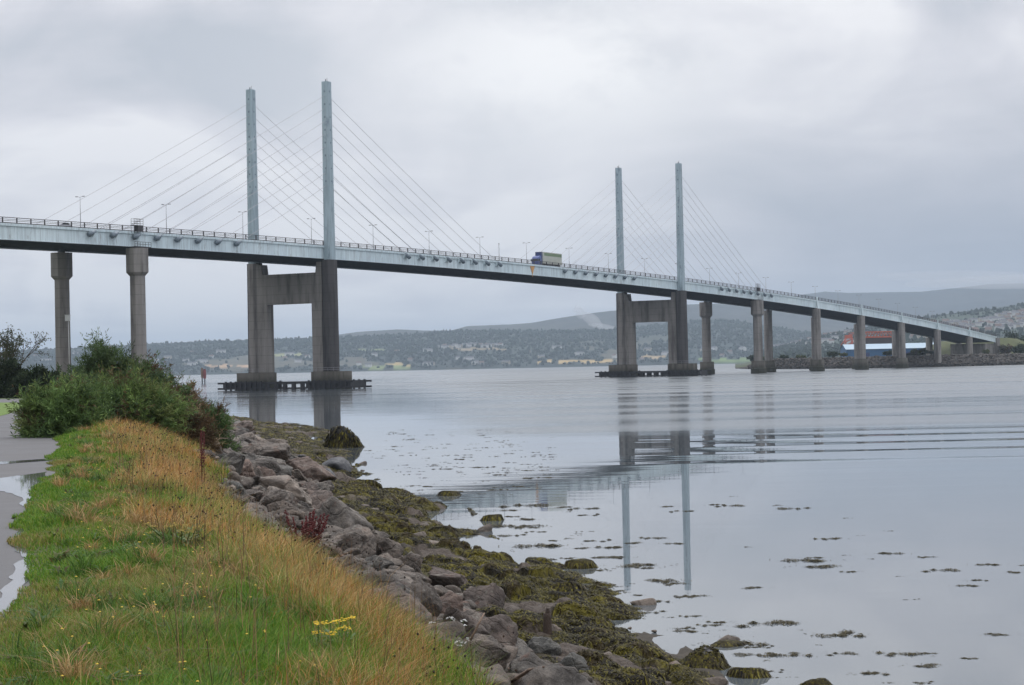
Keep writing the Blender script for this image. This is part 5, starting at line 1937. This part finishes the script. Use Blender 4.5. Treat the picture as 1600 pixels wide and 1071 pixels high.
# white box and pale post on the nearest bridge column
mb = MB()
p = at_depth(104, 497, 463)
q = 463 / F
mb.box(-0.55, 0.55, -0.5, 0.5, -0.7, 0.7)
mb.box(-0.62, 0.62, -0.57, 0.57, 0.703, 0.82)
mb.tube([(0.2, 0, -0.7), (0.2, 0, -14)], 0.12, 6)
o = mb.build('cabinet', M['white'])
o.location = bworld(-80.9, W2 - 3.0, p[2])
tag(o, 'small white cabinet fixed to the left bridge column above the bushes', 'cabinet')

# channel beacon
p = at(318, 600, 0.0)
D = p[1]
k = D / F
bc = empty('channel_beacon', (p[0], D, 0))
tag(bc, 'faded red twin pile channel beacon standing in the water behind the gorse', 'beacon')
for dx, c0, y0, y1, w in ((-1.9, M['beacon_brown'], 9 * k, 25 * k, 3.2 * k), (2.1, M['beacon_red'], 8 * k, 23 * k, 4.2 * k)):
    mb = MB()
    mb.prism(dx * k, 0, [(1.0 * k, -2), (1.0 * k, y0)], 8)
    mb.build('pile', M['dark_steel'], bc)
    mb = MB()
    mb.prism(dx * k, 0, [(w * 0.5, y0 + 0.01), (w * 0.62, (y0 + y1) / 2), (w * 0.45, y1)], 8)
    mb.build('daymark', c0, bc)

# ------------------------------------------------------------------ far shore, hills, town
def terrain(name, label, Yf, Yr, xs, ridge, cols, seed, rows=46, foot=0.0, lumps=5.0, patches=(), power=0.75, tree_w=0.0):
    """a hill face from the water's edge up to a ridge line, and down behind it.
       ridge: list of (px, py) of the skyline"""
    pxs = np.linspace(xs[0], xs[1], int((xs[1] - xs[0]) / 2.2))
    rp = np.array(ridge)
    ry = np.interp(pxs, rp[:, 0], rp[:, 1])
    yh = 572.7 - 0.02097 * (pxs - 800)
    Xr = (pxs - 800) / F                     # bearing
    zr = np.maximum(H + (yh - ry) * Yr / F, 3.0)
    q = np.concatenate([np.linspace(0, 1, rows), 1 + np.linspace(0, 1, 8)[1:]])
    Q = np.repeat(q[:, None], len(pxs), 1)
    Yg = Yf + (Yr - Yf) * Q
    Xg = Xr[None] * Yg
    up = np.clip(Q, 0, 1)
    prof = np.where(Q <= 1, foot + (zr[None] - foot) * up ** power, zr[None] * (1 - 0.25 * (Q - 1)))
    rough = (fbm(Xg / 340, Yg / 300, seed=seed, oct=4) - 0.5) * 0.32 * prof * np.minimum(1, 4 * (1 - up))
    fine = (fbm(Xg / 22, Yg / 60, seed=seed + 3, oct=3) - 0.5) * lumps * sstep(0, 0.08, up)
    Z = prof + rough + fine
    Z[0] = foot - 1.5
    tone = fbm(Xg / 260, Yg / 420, seed=seed + 7, oct=4)
    wood, field, tan = [np.array(c) for c in cols]
    f = sstep(0.56, 0.64, tone)[..., None] * 0.8
    C = wood * (1 - f) + field * f
    g = sstep(0.64, 0.68, fbm(Xg / 150, Yg / 300, seed=seed + 11, oct=3))[..., None] * sstep(0.62, 0.2, up)[..., None]
    C = C * (1 - g * 0.7) + tan * g * 0.7
    C = C * (0.85 + 0.3 * fbm(Xg / 14, Yg / 30, seed=seed + 5, oct=3)[..., None])
    PX = np.repeat(pxs[None], len(q), 0)
    PY = (572.7 - 0.02097 * (PX - 800)) - (Z - H) * F / Yg
    for (x0, x1, y0, y1, c) in patches:
        inside = (PX > x0) & (PX < x1) & (PY > y0 + 1.2 * np.sin(PX * 0.21)) & (PY < y1 + 1.0 * np.sin(PX * 0.13 + 1))
        C = np.where(inside[..., None], np.array(c), C)
    me = grid_mesh(name, np.stack([Xg, Yg, Z], -1), attr_mat(name + '_cover', 0.95, noise=0.3, nscale=0.02), True, C)
    tag(link(name, me), label, kind='structure')
    return pxs, q, Xg, Yg, Z, C, wood


DK = ((0.025, 0.037, 0.033), (0.034, 0.047, 0.037), (0.10, 0.09, 0.06))
near_h = terrain('hillside', 'wooded hillside with fields on the far shore', 5200, 6600, (-260, 1700),
                 [(-260, 552), (0, 550), (60, 546), (150, 543), (235, 537), (330, 533), (440, 531), (530, 527), (600, 524), (660, 521), (700, 518), (760, 516), (830, 517), (900, 516), (960, 514), (1020, 508), (1080, 500), (1130, 498), (1180, 505), (1240, 516), (1300, 524), (1400, 530), (1700, 535)],
                 DK, 11, patches=[(872, 962, 563, 567, (0.42, 0.30, 0.13)), (840, 862, 564, 568, (0.42, 0.30, 0.13)), (318, 408, 571, 574, (0.36, 0.24, 0.14)), (600, 640, 568, 571, (0.36, 0.27, 0.12)), (560, 640, 572, 576, (0.16, 0.20, 0.08)), (425, 470, 553, 557, (0.22, 0.23, 0.11)),
                                  (1090, 1200, 561, 565, (0.13, 0.19, 0.06)), (560, 600, 546, 549, (0.16, 0.19, 0.09)), (1000, 1040, 556, 560, (0.30, 0.22, 0.12)), (700, 790, 544, 547, (0.25, 0.20, 0.13))])
mid_h = terrain('hillside', 'smooth moorland hill behind the wooded far shore', 6700, 8200, (480, 1760),
                [(480, 532), (530, 523), (560, 519), (620, 515), (700, 518), (730, 510), (800, 507), (830, 505), (870, 498), (930, 489), (1000, 481), (1080, 476), (1150, 474), (1220, 480), (1300, 492), (1400, 500), (1760, 505)],
                ((0.030, 0.036, 0.034), (0.045, 0.05, 0.042), (0.06, 0.058, 0.05)), 23, lumps=2.5, rows=30)
far_h = terrain('hills', 'distant blue hills under the cloud on the right', 8400, 10400, (1080, 1850),
                [(1080, 500), (1180, 478), (1230, 466), (1258, 460), (1290, 456), (1330, 458), (1380, 457), (1440, 456), (1500, 450), (1550, 444), (1590, 443), (1650, 440), (1740, 446), (1850, 452)],
                ((0.026, 0.034, 0.036), (0.038, 0.045, 0.042), (0.05, 0.05, 0.045)), 37, lumps=2.5, rows=26)
town_h = terrain('hillside', 'gentle hillside carrying the town on the right', 2600, 4400, (1180, 1800),
                 [(1180, 552), (1240, 540), (1300, 524), (1360, 512), (1420, 502), (1460, 494), (1500, 488), (1560, 481), (1600, 477), (1700, 470), (1800, 468)],
                 ((0.027, 0.042, 0.034), (0.036, 0.056, 0.038), (0.07, 0.08, 0.05)), 51, foot=4.0, rows=50, power=0.9)


def tree_blobs(n, field, seed, rmin, rmax, keepfn=None):
    """many small crowns standing on a hillside, one mass"""
    pxs, q, Xg, Yg, Z, C, wood = field
    r = np.random.default_rng(seed)
    i = r.integers(1, len(q) - 9, n * 3)
    j = r.integers(0, len(pxs), n * 3)
    c = C[i, j]
    dark = c[:, 1] < 0.052
    ok = np.where(dark, True, r.random(n * 3) < 0.02)
    ok &= ~(c[:, 0] > 0.2)
    i, j = i[ok][:n], j[ok][:n]
    n = len(i)
    R = rmin + (rmax - rmin) * r.random(n) ** 2
    P = np.stack([Xg[i, j] + r.normal(0, 4, n), Yg[i, j] + r.normal(0, 8, n), Z[i, j]], 1)
    V0, F0 = ICO1
    sc = np.stack([R, R, R * r.uniform(0.8, 1.5, n)], 1)
    J = 1 + 0.35 * r.standard_normal((n, len(V0), 1))
    V = P[:, None] + V0[None] * sc[:, None] * J + np.array([0, 0, 1]) * (sc[:, 2:3] * 0.6)[:, None]
    Fx = np.arange(n)[:, None, None] * len(V0) + F0[None]
    col = np.array([(0.026, 0.040, 0.031), (0.030, 0.046, 0.033), (0.034, 0.050, 0.034), (0.028, 0.041, 0.032)])[r.integers(0, 4, n)]
    return V.reshape(-1, 3), Fx.reshape(-1, 3), np.repeat(col, len(V0), 0)


FOREST = attr_mat('far_trees', 0.95)
for fld, nn, sd, a, b, lab in ((near_h, 22000, 1, 2.0, 5.5, 'far off woodland covering the hillside across the water'), (town_h, 4000, 2, 1.5, 4.5, 'trees between the far houses of the town')):
    V, Fx, col = tree_blobs(nn, fld, sd, a, b)
    tag(link('woods', np_mesh('woods', V, Fx, np.full(len(Fx), 3), FOREST, False, col)), lab, 'woods', kind='stuff')


def surf_at(field, px, py):
    """where the sight line meets a hill face"""
    pxs, q, Xg, Yg, Z, C, wood = field
    j = int(np.argmin(abs(pxs - px)))
    yy = (572.7 - 0.02097 * (pxs[j] - 800)) - (Z[:, j] - H) * F / Yg[:, j]
    i = int(np.argmin(abs(yy[:len(q) - 8] - py)))
    return Xg[i, j] + (px - pxs[j]) / F * Yg[i, j], Yg[i, j], Z[i, j]


HW = [simple('house_render_%s' % k, c, None, 0.3, 0.8) for k, c in (('white', (0.62, 0.62, 0.61)), ('cream', (0.46, 0.42, 0.35)), ('grey', (0.34, 0.335, 0.33)))]
HR = [simple('roof_%s' % k, c, None, 0.4, 0.8) for k, c in (('slate', (0.12, 0.12, 0.13)), ('brown', (0.16, 0.11, 0.09)))]


def house_mesh(L, Wd, h, rh, a, b):
    mb = MB()
    mb.cur = 0
    x, y = L / 2, Wd / 2
    mb.add([(-x, -y, -3), (x, -y, -3), (x, y, -3), (-x, y, -3), (-x, -y, h), (x, -y, h), (x, y, h), (-x, y, h), (-x, 0, h + rh), (x, 0, h + rh)],
           [(0, 1, 5, 4), (2, 3, 7, 6), (1, 2, 6, 9, 5), (3, 0, 4, 8, 7)])
    mb.cur = 1
    o = 0.35
    mb.add([(-x - o, -y - o, h - 0.2), (x + o, -y - o, h - 0.2), (x + o, 0, h + rh + 0.12), (-x - o, 0, h + rh + 0.12), (x + o, y + o, h - 0.2), (-x - o, y + o, h - 0.2)], [(0, 1, 2, 3), (3, 2, 4, 5)])
    mb.box(x * 0.5, x * 0.5 + 0.8, -0.4, 0.4, h + rh * 0.6, h + rh + 1.1)
    return mb.mesh('house', [a, b])


HM = [house_mesh(14, 8, 5.2, 3.0, HW[0], HR[0]), house_mesh(11, 7.5, 5.4, 3.0, HW[0], HR[1]), house_mesh(18, 8, 5.0, 2.8, HW[1], HR[0]), house_mesh(10, 8, 4.0, 3.4, HW[2], HR[1]), house_mesh(22, 9, 5.6, 2.6, HW[0], HR[0])]


def put_house(field, px, py, k, label, group, s=1.0):
    x, y, z = surf_at(field, px, py)
    o = link('house', HM[k])
    o.location = (x, y, z)
    o.scale = (s, s, s)
    o.rotation_euler = (0, 0, rng.normal(0, 0.5))
    tag(o, label, 'house', group)


r = np.random.default_rng(12)
for k in range(22):
    put_house(near_h, 688 + 100 * (k / 22) + r.normal(0, 2), 543.5 - 3.5 * (k / 22) + r.normal(0, 0.9), r.integers(0, 5), 'small pale house in the terrace row halfway up the far wooded hillside', 'row of houses on the far hillside', 1.15)
for k, (px, py) in enumerate([(640, 565), (672, 571), (717, 561.5), (732, 562.5), (743, 570), (752, 570.5), (790, 569), (668, 550), (620, 552), (585, 558), (905, 555), (870, 545), (1002, 563), (1012, 548), (1040, 555), (1100, 549), (1113, 547), (1140, 553), (1160, 546), (1128, 558), (960, 559), (845, 560), (825, 553), (560, 571), (575, 573.5), (668, 572),
                              (90, 560), (120, 555), (180, 562), (205, 556), (240, 566), (262, 560), (290, 565), (300, 553), (330, 560), (345, 552), (445, 562), (452, 556), (465, 566), (480, 560), (300, 571), (316, 567), (72, 566), (55, 559)]):
    put_house(near_h, px, py, r.integers(0, 5), 'scattered pale house among the trees near the far shore', 'scattered houses near the far shore', 1.25)
for k in range(130):
    px = r.uniform(1425, 1606)
    t_ = (px - 1425) / 180
    py = r.uniform(512 - 24 * t_, 532 - 18 * t_)
    put_house(town_h, px, py, r.integers(0, 5), 'small pale house in the town spread over the hillside on the right', 'houses of the hillside town', r.uniform(0.8, 1.2))
for k in range(34):
    px = r.uniform(1205, 1330)
    put_house(town_h, px, r.choice([523, 532, 536]) + r.normal(0, 1.5), r.integers(0, 5), 'small pale house on the low slope behind the bridge piers', 'houses behind the bridge piers', r.uniform(0.8, 1.1))

# right bank: promontory with rock armour
def land_right():
    shore = [(1148, 1420), (1165, 1290), (1200, 1200), (1260, 1120), (1330, 1065), (1400, 1030), (1480, 1040), (1560, 1075), (1640, 1100), (1800, 1150), (2300, 1200)]
    pxs = np.linspace(1148, 2300, 500)
    D0 = np.interp(pxs, [a for a, b in shore], [b for a, b in shore])
    rows = [(0, -2.0), (0.5, 0.1), (3, 1.0), (6, 2.6), (9, 4.2), (12, 5.6), (16, 6.2), (40, 6.4), (200, 6.3), (700, 6.0), (1500, 6.0), (2200, 12.0)]
    P = np.zeros((len(rows), len(pxs), 3))
    C = np.zeros_like(P)
    edge_ = sstep(1148, 1215, pxs)
    for i, (dd, z) in enumerate(rows):
        Y = D0 + dd
        X = (pxs - 800) / F * D0 * (Y / D0)
        P[i, :, 0] = X
        P[i, :, 1] = Y
        zz = z * np.where(z > 0, 0.12 + 0.88 * edge_, 1)
        P[i, :, 2] = zz + (fbm(X / 2.2, Y / 2.2, seed=8, oct=3) - 0.5) * (1.3 if 0 < i < 7 else 0.4) * (z > 0)
        C[i] = (0.035, 0.032, 0.026) if i < 3 else ((0.075, 0.066, 0.058) if i < 7 else (0.055, 0.068, 0.030))
    C *= (0.6 + 0.8 * fbm(P[..., 0] / 1.6, P[..., 1] / 1.6, seed=2, oct=2))[..., None]
    tag(link('shore', grid_mesh('shore', P, attr_mat('far_shore', 0.95, noise=0.35, nscale=0.6, bump=0.3), False, C)), 'low rocky shore of the right bank with grass on top', kind='structure')
    V0, F0 = ICO1
    n = 5200
    rr = np.random.default_rng(3)
    j = rr.random(n)
    px = 1170 + 700 * j ** 1.3
    D = np.interp(px, pxs, D0)
    t_ = rr.random(n)
    Y = D + 1.0 + 14 * t_
    X = (px - 800) / F * Y
    Z = np.interp(Y - D, [a for a, b in rows], [b for a, b in rows]) * (0.12 + 0.88 * sstep(1148, 1215, px))
    R = 0.35 + 0.8 * rr.random(n) ** 2
    J = 1 + 0.25 * rr.standard_normal((n, len(V0), 1))
    V = np.stack([X, Y, Z], 1)[:, None] + V0[None] * R[:, None, None] * np.array([1.2, 1, .8]) * J
    Fx = (np.arange(n)[:, None, None] * len(V0) + F0[None]).reshape(-1, 3)
    col = np.repeat(np.array([(0.085, 0.075, 0.066), (0.065, 0.058, 0.052), (0.11, 0.098, 0.088), (0.045, 0.040, 0.034)])[rr.integers(0, 4, n)] * np.where(t_ < .2, .4, 1)[:, None], len(V0), 0)
    tag(link('rubble', np_mesh('rubble', V.reshape(-1, 3), Fx, np.full(len(Fx), 3), FOREST, False, col)), 'rock armour along the distant right bank', 'rubble', kind='stuff')
    # grassed approach embankment beyond the abutment
    Sg = np.linspace(688, 1500, 60)
    rows = []
    for s in Sg:
        top = max(zd(min(s, 714)) - 0.4 - max(0, s - 714) * 0.012, 8)
        e = sstep(688, 716, s)
        hh_ = 5.8 + (top - 5.8) * (0.55 + 0.45 * e)
        prof = [(-40, 5.0), (-22, 5.6 + (hh_ - 5.6) * 0.35), (-3, hh_ - 0.1 if s > 716 else 5.9), (-1, hh_ if s > 716 else 5.9), (W2 + 1, hh_ if s > 716 else 5.9), (W2 + 3, hh_ - 0.3 if s > 716 else 6.2), (W2 + 8, hh_ - 0.5), (W2 + 34, 5.0)]
        if s < 716:
            prof = [(-40, 5.0), (-22, 5.3), (-3, 5.5), (-1, 5.6), (W2 + 1, 5.8), (W2 + 3, 6.2 + 5 * e), (W2 + 10, 6 + (hh_ - 6) * 0.9), (W2 + 34, 5.0)]
        rows.append([bworld(s, t_, z) for t_, z in prof])
    P = np.array(rows)
    P[..., 2] += (fbm(P[..., 0] / 5, P[..., 1] / 5, seed=6) - 0.5) * 0.8
    tag(link('embankment', grid_mesh('embankment', P, simple('rough_green_slope', (0.085, 0.095, 0.03), (0.055, 0.065, 0.026), 0.15, 0.95), True)), 'grassed embankment carrying the road off the far end of the bridge', kind='structure')


land_right()

# blue warehouse, red-roofed shed, red crane on the right bank
def at_bank(px, Y):
    return (px - 800) / F * Y


def warehouse():
    Y = 1330
    x0, x1 = at_bank(1322, Y), at_bank(1492, Y)
    k = Y / F
    yh = lambda px: 572.7 - 0.02097 * (px - 800)
    ze = H + (yh(1400) - 544.5) * k
    zr = H + (yh(1400) - 537) * k
    r = empty('warehouse', (x0, Y, 6.0))
    tag(r, 'long blue walled warehouse with a pale blue roof behind the bridge piers', 'warehouse')
    L = x1 - x0
    mb = MB()
    mb.add([(0, 0, -1.5), (L, 0, -1.5), (L, 24, -1.5), (0, 24, -1.5), (0, 0, ze - 6), (L, 0, ze - 6), (L, 24, ze - 6), (0, 24, ze - 6), (0, 12, zr - 6), (L, 12, zr - 6)], [(0, 1, 5, 4), (1, 2, 6, 9, 5), (2, 3, 7, 6), (3, 0, 4, 8, 7)])
    for q in np.arange(2, L, 6):
        mb.box(q, q + 0.25, -0.12, -0.01, -1, ze - 6.2)
    w = mb.build('wall', simple('blue_cladding', (0.04, 0.12, 0.26), (0.03, 0.10, 0.21), 0.2, 0.6, stretch=(1, 1, 0.1)), r)
    mb = MB()
    mb.add([(-0.5, -0.8, ze - 6.15), (L + .5, -0.8, ze - 6.15), (L + .5, 12, zr - 5.85), (-0.5, 12, zr - 5.85), (L + .5, 24.8, ze - 6.15), (-.5, 24.8, ze - 6.15)], [(0, 1, 2, 3), (3, 2, 4, 5)])
    mb.build('roof', simple('pale_blue_roof', (0.25, 0.37, 0.47), (0.22, 0.33, 0.42), 0.1, 0.5), r)
    for q in (12, 40, 62):
        mb = MB()
        mb.box(q, q + 4, -0.16, -0.13, -1, 3.5)
        mb.build('door', M['darkblue'], r)
    # red-roofed shed behind
    Y = 1500
    k = Y / F
    x0, x1 = at_bank(1346, Y), at_bank(1398, Y)
    L = x1 - x0
    r = empty('shed', (x0, Y, 6.0))
    tag(r, 'dark shed with a bright red upper deck rising behind the blue warehouse', 'shed')
    z1 = H + (yh(1370) - 528) * k - 6
    z2 = H + (yh(1370) - 518) * k - 6
    mb = MB()
    mb.box(0, L, 0, 20, -1, z1)
    mb.build('wall', simple('dark_cladding', (0.06, 0.05, 0.055), (0.04, 0.035, 0.04), 0.2, 0.7), r)
    mb = MB()
    mb.box(-0.5, L + 0.5, -0.5, 20.5, z1 + 0.01, z1 + 1.2)
    for q in np.arange(0, L, 2.4):
        mb.tube([(q, 0, z1 + 1.2), (q + 1.2, 0, z2 - .4)], 0.28, 5)
        mb.tube([(q + 1.2, 0, z2 - .4), (q + 2.4, 0, z1 + 1.2)], 0.28, 5)
    mb.box(-0.5, L + .5, -0.5, 20.5, z2 - 0.8, z2)
    mb.build('roof', simple('red_lead_paint', (0.52, 0.12, 0.07), (0.42, 0.10, 0.06), 0.2, 0.6), r)
    # crane
    Y = 1480
    k = Y / F
    c = empty('dock_crane', (at_bank(1326, Y), Y, 6.0))
    tag(c, 'red lattice dock crane at the left end of the blue warehouse', 'crane')
    red = simple('crane_red', (0.50, 0.13, 0.09), (0.40, 0.10, 0.07), 0.3, 0.6)
    ht = H + (yh(1326) - 519) * k - 6
    mb = MB()
    for dx in (-3, 3):
        for dy in (-3, 3):
            mb.tube([(dx, dy, -1), (dx * 0.8, dy * 0.8, ht * 0.75)], 0.35, 6)
        for q in range(5):
            za, zb_ = q * ht * 0.15, (q + 1) * ht * 0.15
            mb.tube([(dx, -3, za), (dx, 3, zb_)], 0.2, 5)
            mb.tube([(-3, dx, za), (3, dx, zb_)], 0.2, 5)
    mb.build('tower', red, c)
    mb = MB()
    mb.box(-2.6, 2.6, -2.4, 2.4, ht * 0.751, ht * 0.751 + 2.6)
    mb.build('cab', red, c)
    mb = MB()
    for dy in (-1.2, 1.2):
        mb.tube([(0, dy, ht * 0.75 + 2.6), (10, dy * 0.5, ht)], 0.25, 5)
        mb.tube([(0, dy, ht * 0.75 + 4.0), (10, dy * 0.5, ht)], 0.2, 5)
        mb.tube([(0, dy, ht * 0.75 + 2.6), (-6, dy, ht * 0.5)], 0.25, 5)
    mb.build('jib', red, c)


warehouse()


def far_tree(px, base, top, wpx, Y, label, seed, cols, group='trees on the right bank', name='broadleaf_tree', cat='tree'):
    yh = 572.7 - 0.02097 * (px - 800)
    k = Y / F
    z0 = H + (yh - base) * k
    h = (base - top) * k
    rad = wpx * k * 0.5
    rr = np.random.default_rng(seed)
    root = empty(name, (at_bank(px, Y), Y, z0))
    tag(root, label, cat, group)
    mb = MB()
    mb.tube([(0, 0, -1), (0.1, 0, h * 0.35), (0, 0.1, h * 0.7)], [0.35, 0.25, 0.1], 6)
    for q in range(5):
        a = q * 1.3
        mb.tube([(0, 0, h * 0.3), (rad * 0.6 * math.cos(a), rad * 0.6 * math.sin(a), h * (0.5 + 0.08 * q))], [0.15, 0.05], 5)
    mb.build('trunk', BARK, root)
    n = 900
    cl = 26
    d = rr.standard_normal((cl, 3))
    d /= np.linalg.norm(d, axis=1, keepdims=True)
    cen = d * (0.35 + 0.6 * rr.random((cl, 1))) * np.array([rad, rad, h * 0.42]) + np.array([0, 0, h * 0.56])
    w = rr.integers(0, cl, n)
    c = cen[w] + rr.normal(0, 0.22 * min(rad, h * .5), (n, 3))
    a1 = rr.standard_normal((n, 3))
    a1 /= np.linalg.norm(a1, axis=1, keepdims=True)
    a2 = np.cross(a1, rr.standard_normal((n, 3)))
    a2 /= np.linalg.norm(a2, axis=1, keepdims=True)
    e = 0.10 * rad + 0.12
    V = np.stack([c - a1 * e, c + a2 * e * .7, c + a1 * e, c - a2 * e * .7], 1).reshape(-1, 3)
    cc = np.array(cols)[rr.integers(0, len(cols), cl)][w] * (1 + 0.2 * rr.standard_normal((n, 1)))
    link('crown', np_mesh('crown', V, (np.arange(n)[:, None] * 4 + np.array([[0, 1, 2, 3]])).ravel(), np.full(n, 4), SHRUB, False, np.repeat(np.clip(cc, .005, .5), 4, 0)), root)


DG = [(0.022, 0.034, 0.018), (0.03, 0.045, 0.022), (0.04, 0.055, 0.025)]
YG = [(0.085, 0.10, 0.03), (0.06, 0.08, 0.028), (0.11, 0.11, 0.04)]
for i, (px, b, tp, w, Y, lab, c) in enumerate([
        (1582, 556, 516, 26, 1190, 'tallest dark tree at the far end of the bridge', DG), (1600, 556, 524, 30, 1180, 'dark tree at the right edge of the photo on the far bank', DG), (1566, 556, 528, 18, 1200, 'brownish tree touching the end of the bridge parapet', DG + [(0.08, 0.055, 0.035)]),
        (1572, 556, 538, 22, 1150, 'low brown bush under the tall dark tree on the far bank', [(0.08, 0.055, 0.035), (0.05, 0.045, 0.03)]), (1592, 556, 540, 24, 1140, 'low green bush at the foot of the trees on the far bank', DG),
        (1625, 556, 520, 36, 1200, 'broad dark tree just beyond the right edge on the far bank', DG)]):
    far_tree(px, b, tp, w, Y, lab, 500 + i, c)
for i, (px, b, tp, w, Y) in enumerate([(1176, 566, 556, 22, 1290), (1196, 563, 557, 18, 1225), (1226, 561, 556, 20, 1180), (1252, 561, 555, 18, 1150), (1300, 558, 550, 22, 1105), (1318, 557, 552, 16, 1090), (1390, 555, 549, 22, 1060), (1430, 554, 546, 20, 1060), (1444, 554, 548, 16, 1060), (1385, 555, 550, 14, 1065), (1455, 553, 549, 12, 1070), (1540, 553, 547, 14, 1100)]):
    far_tree(px, b, tp, w, Y, 'low scrubby bush growing above the rock armour of the right bank', 540 + i, YG if i % 2 else DG, 'bushes above the rock armour', 'bush', 'bush')

# ------------------------------------------------------------------ mist wisps and the air itself
def mist(px, py, Y, rx, ry, rz, tilt, dens, label):
    p = at_depth(px, py, Y)
    V, Fc = ICO2
    s = int(px)
    R = 1 + 0.5 * (fbm(V[:, 0] * 1.5 + s, V[:, 1] * 1.5, V[:, 2] * 1.5, seed=s) - 0.5)
    mt = bpy.data.materials.new('mist')
    mt.use_nodes = True
    t = mt.node_tree
    t.nodes.clear()
    out = nd(t, 'ShaderNodeOutputMaterial')
    v = nd(t, 'ShaderNodeVolumePrincipled')
    v.inputs['Color'].default_value = (0.93, 0.95, 0.98, 1)
    v.inputs['Density'].default_value = dens
    t.links.new(v.outputs[0], out.inputs['Volume'])
    o = link('mist', np_mesh('mist', V * R[:, None] * np.array([rx, ry, rz]), Fc, np.full(len(Fc), 3), mt, True))
    o.location = p
    o.rotation_euler = (0, tilt, 0)
    tag(o, label, 'mist', kind='stuff')


mist(925, 500, 6550, 42, 40, 20, 0.6, 0.012, 'wisp of low cloud rising off the far hillside left of the second tower')
mist(945, 512, 6500, 60, 40, 12, 0.2, 0.010, 'thin low bank of mist below the rising wisp')
mist(905, 488, 6600, 26, 30, 18, 0.9, 0.010, 'small top of the rising wisp of cloud')

mist(1610, 440, 8900, 620, 300, 34, 0.0, 0.0016, 'grey cloud base hiding the tops of the distant hills on the right')
mist(1500, 432, 9300, 420, 300, 26, 0.03, 0.0012, 'thinner edge of the grey cloud base over the distant hills')

HAZE = 0.00008
mt = bpy.data.materials.new('haze')
mt.use_nodes = True
t = mt.node_tree
t.nodes.clear()
out = nd(t, 'ShaderNodeOutputMaterial')
v = nd(t, 'ShaderNodeVolumePrincipled')
v.inputs['Color'].default_value = (0.68, 0.82, 0.97, 1)
v.inputs['Density'].default_value = HAZE
v.inputs['Anisotropy'].default_value = 0.0
t.links.new(v.outputs[0], out.inputs['Volume'])
mb = MB()
mb.box(-27000, 27000, -400, 27000, -4.5, 520)
hz = mb.build('haze', mt)
tag(hz, 'damp grey air over the firth', kind='stuff')
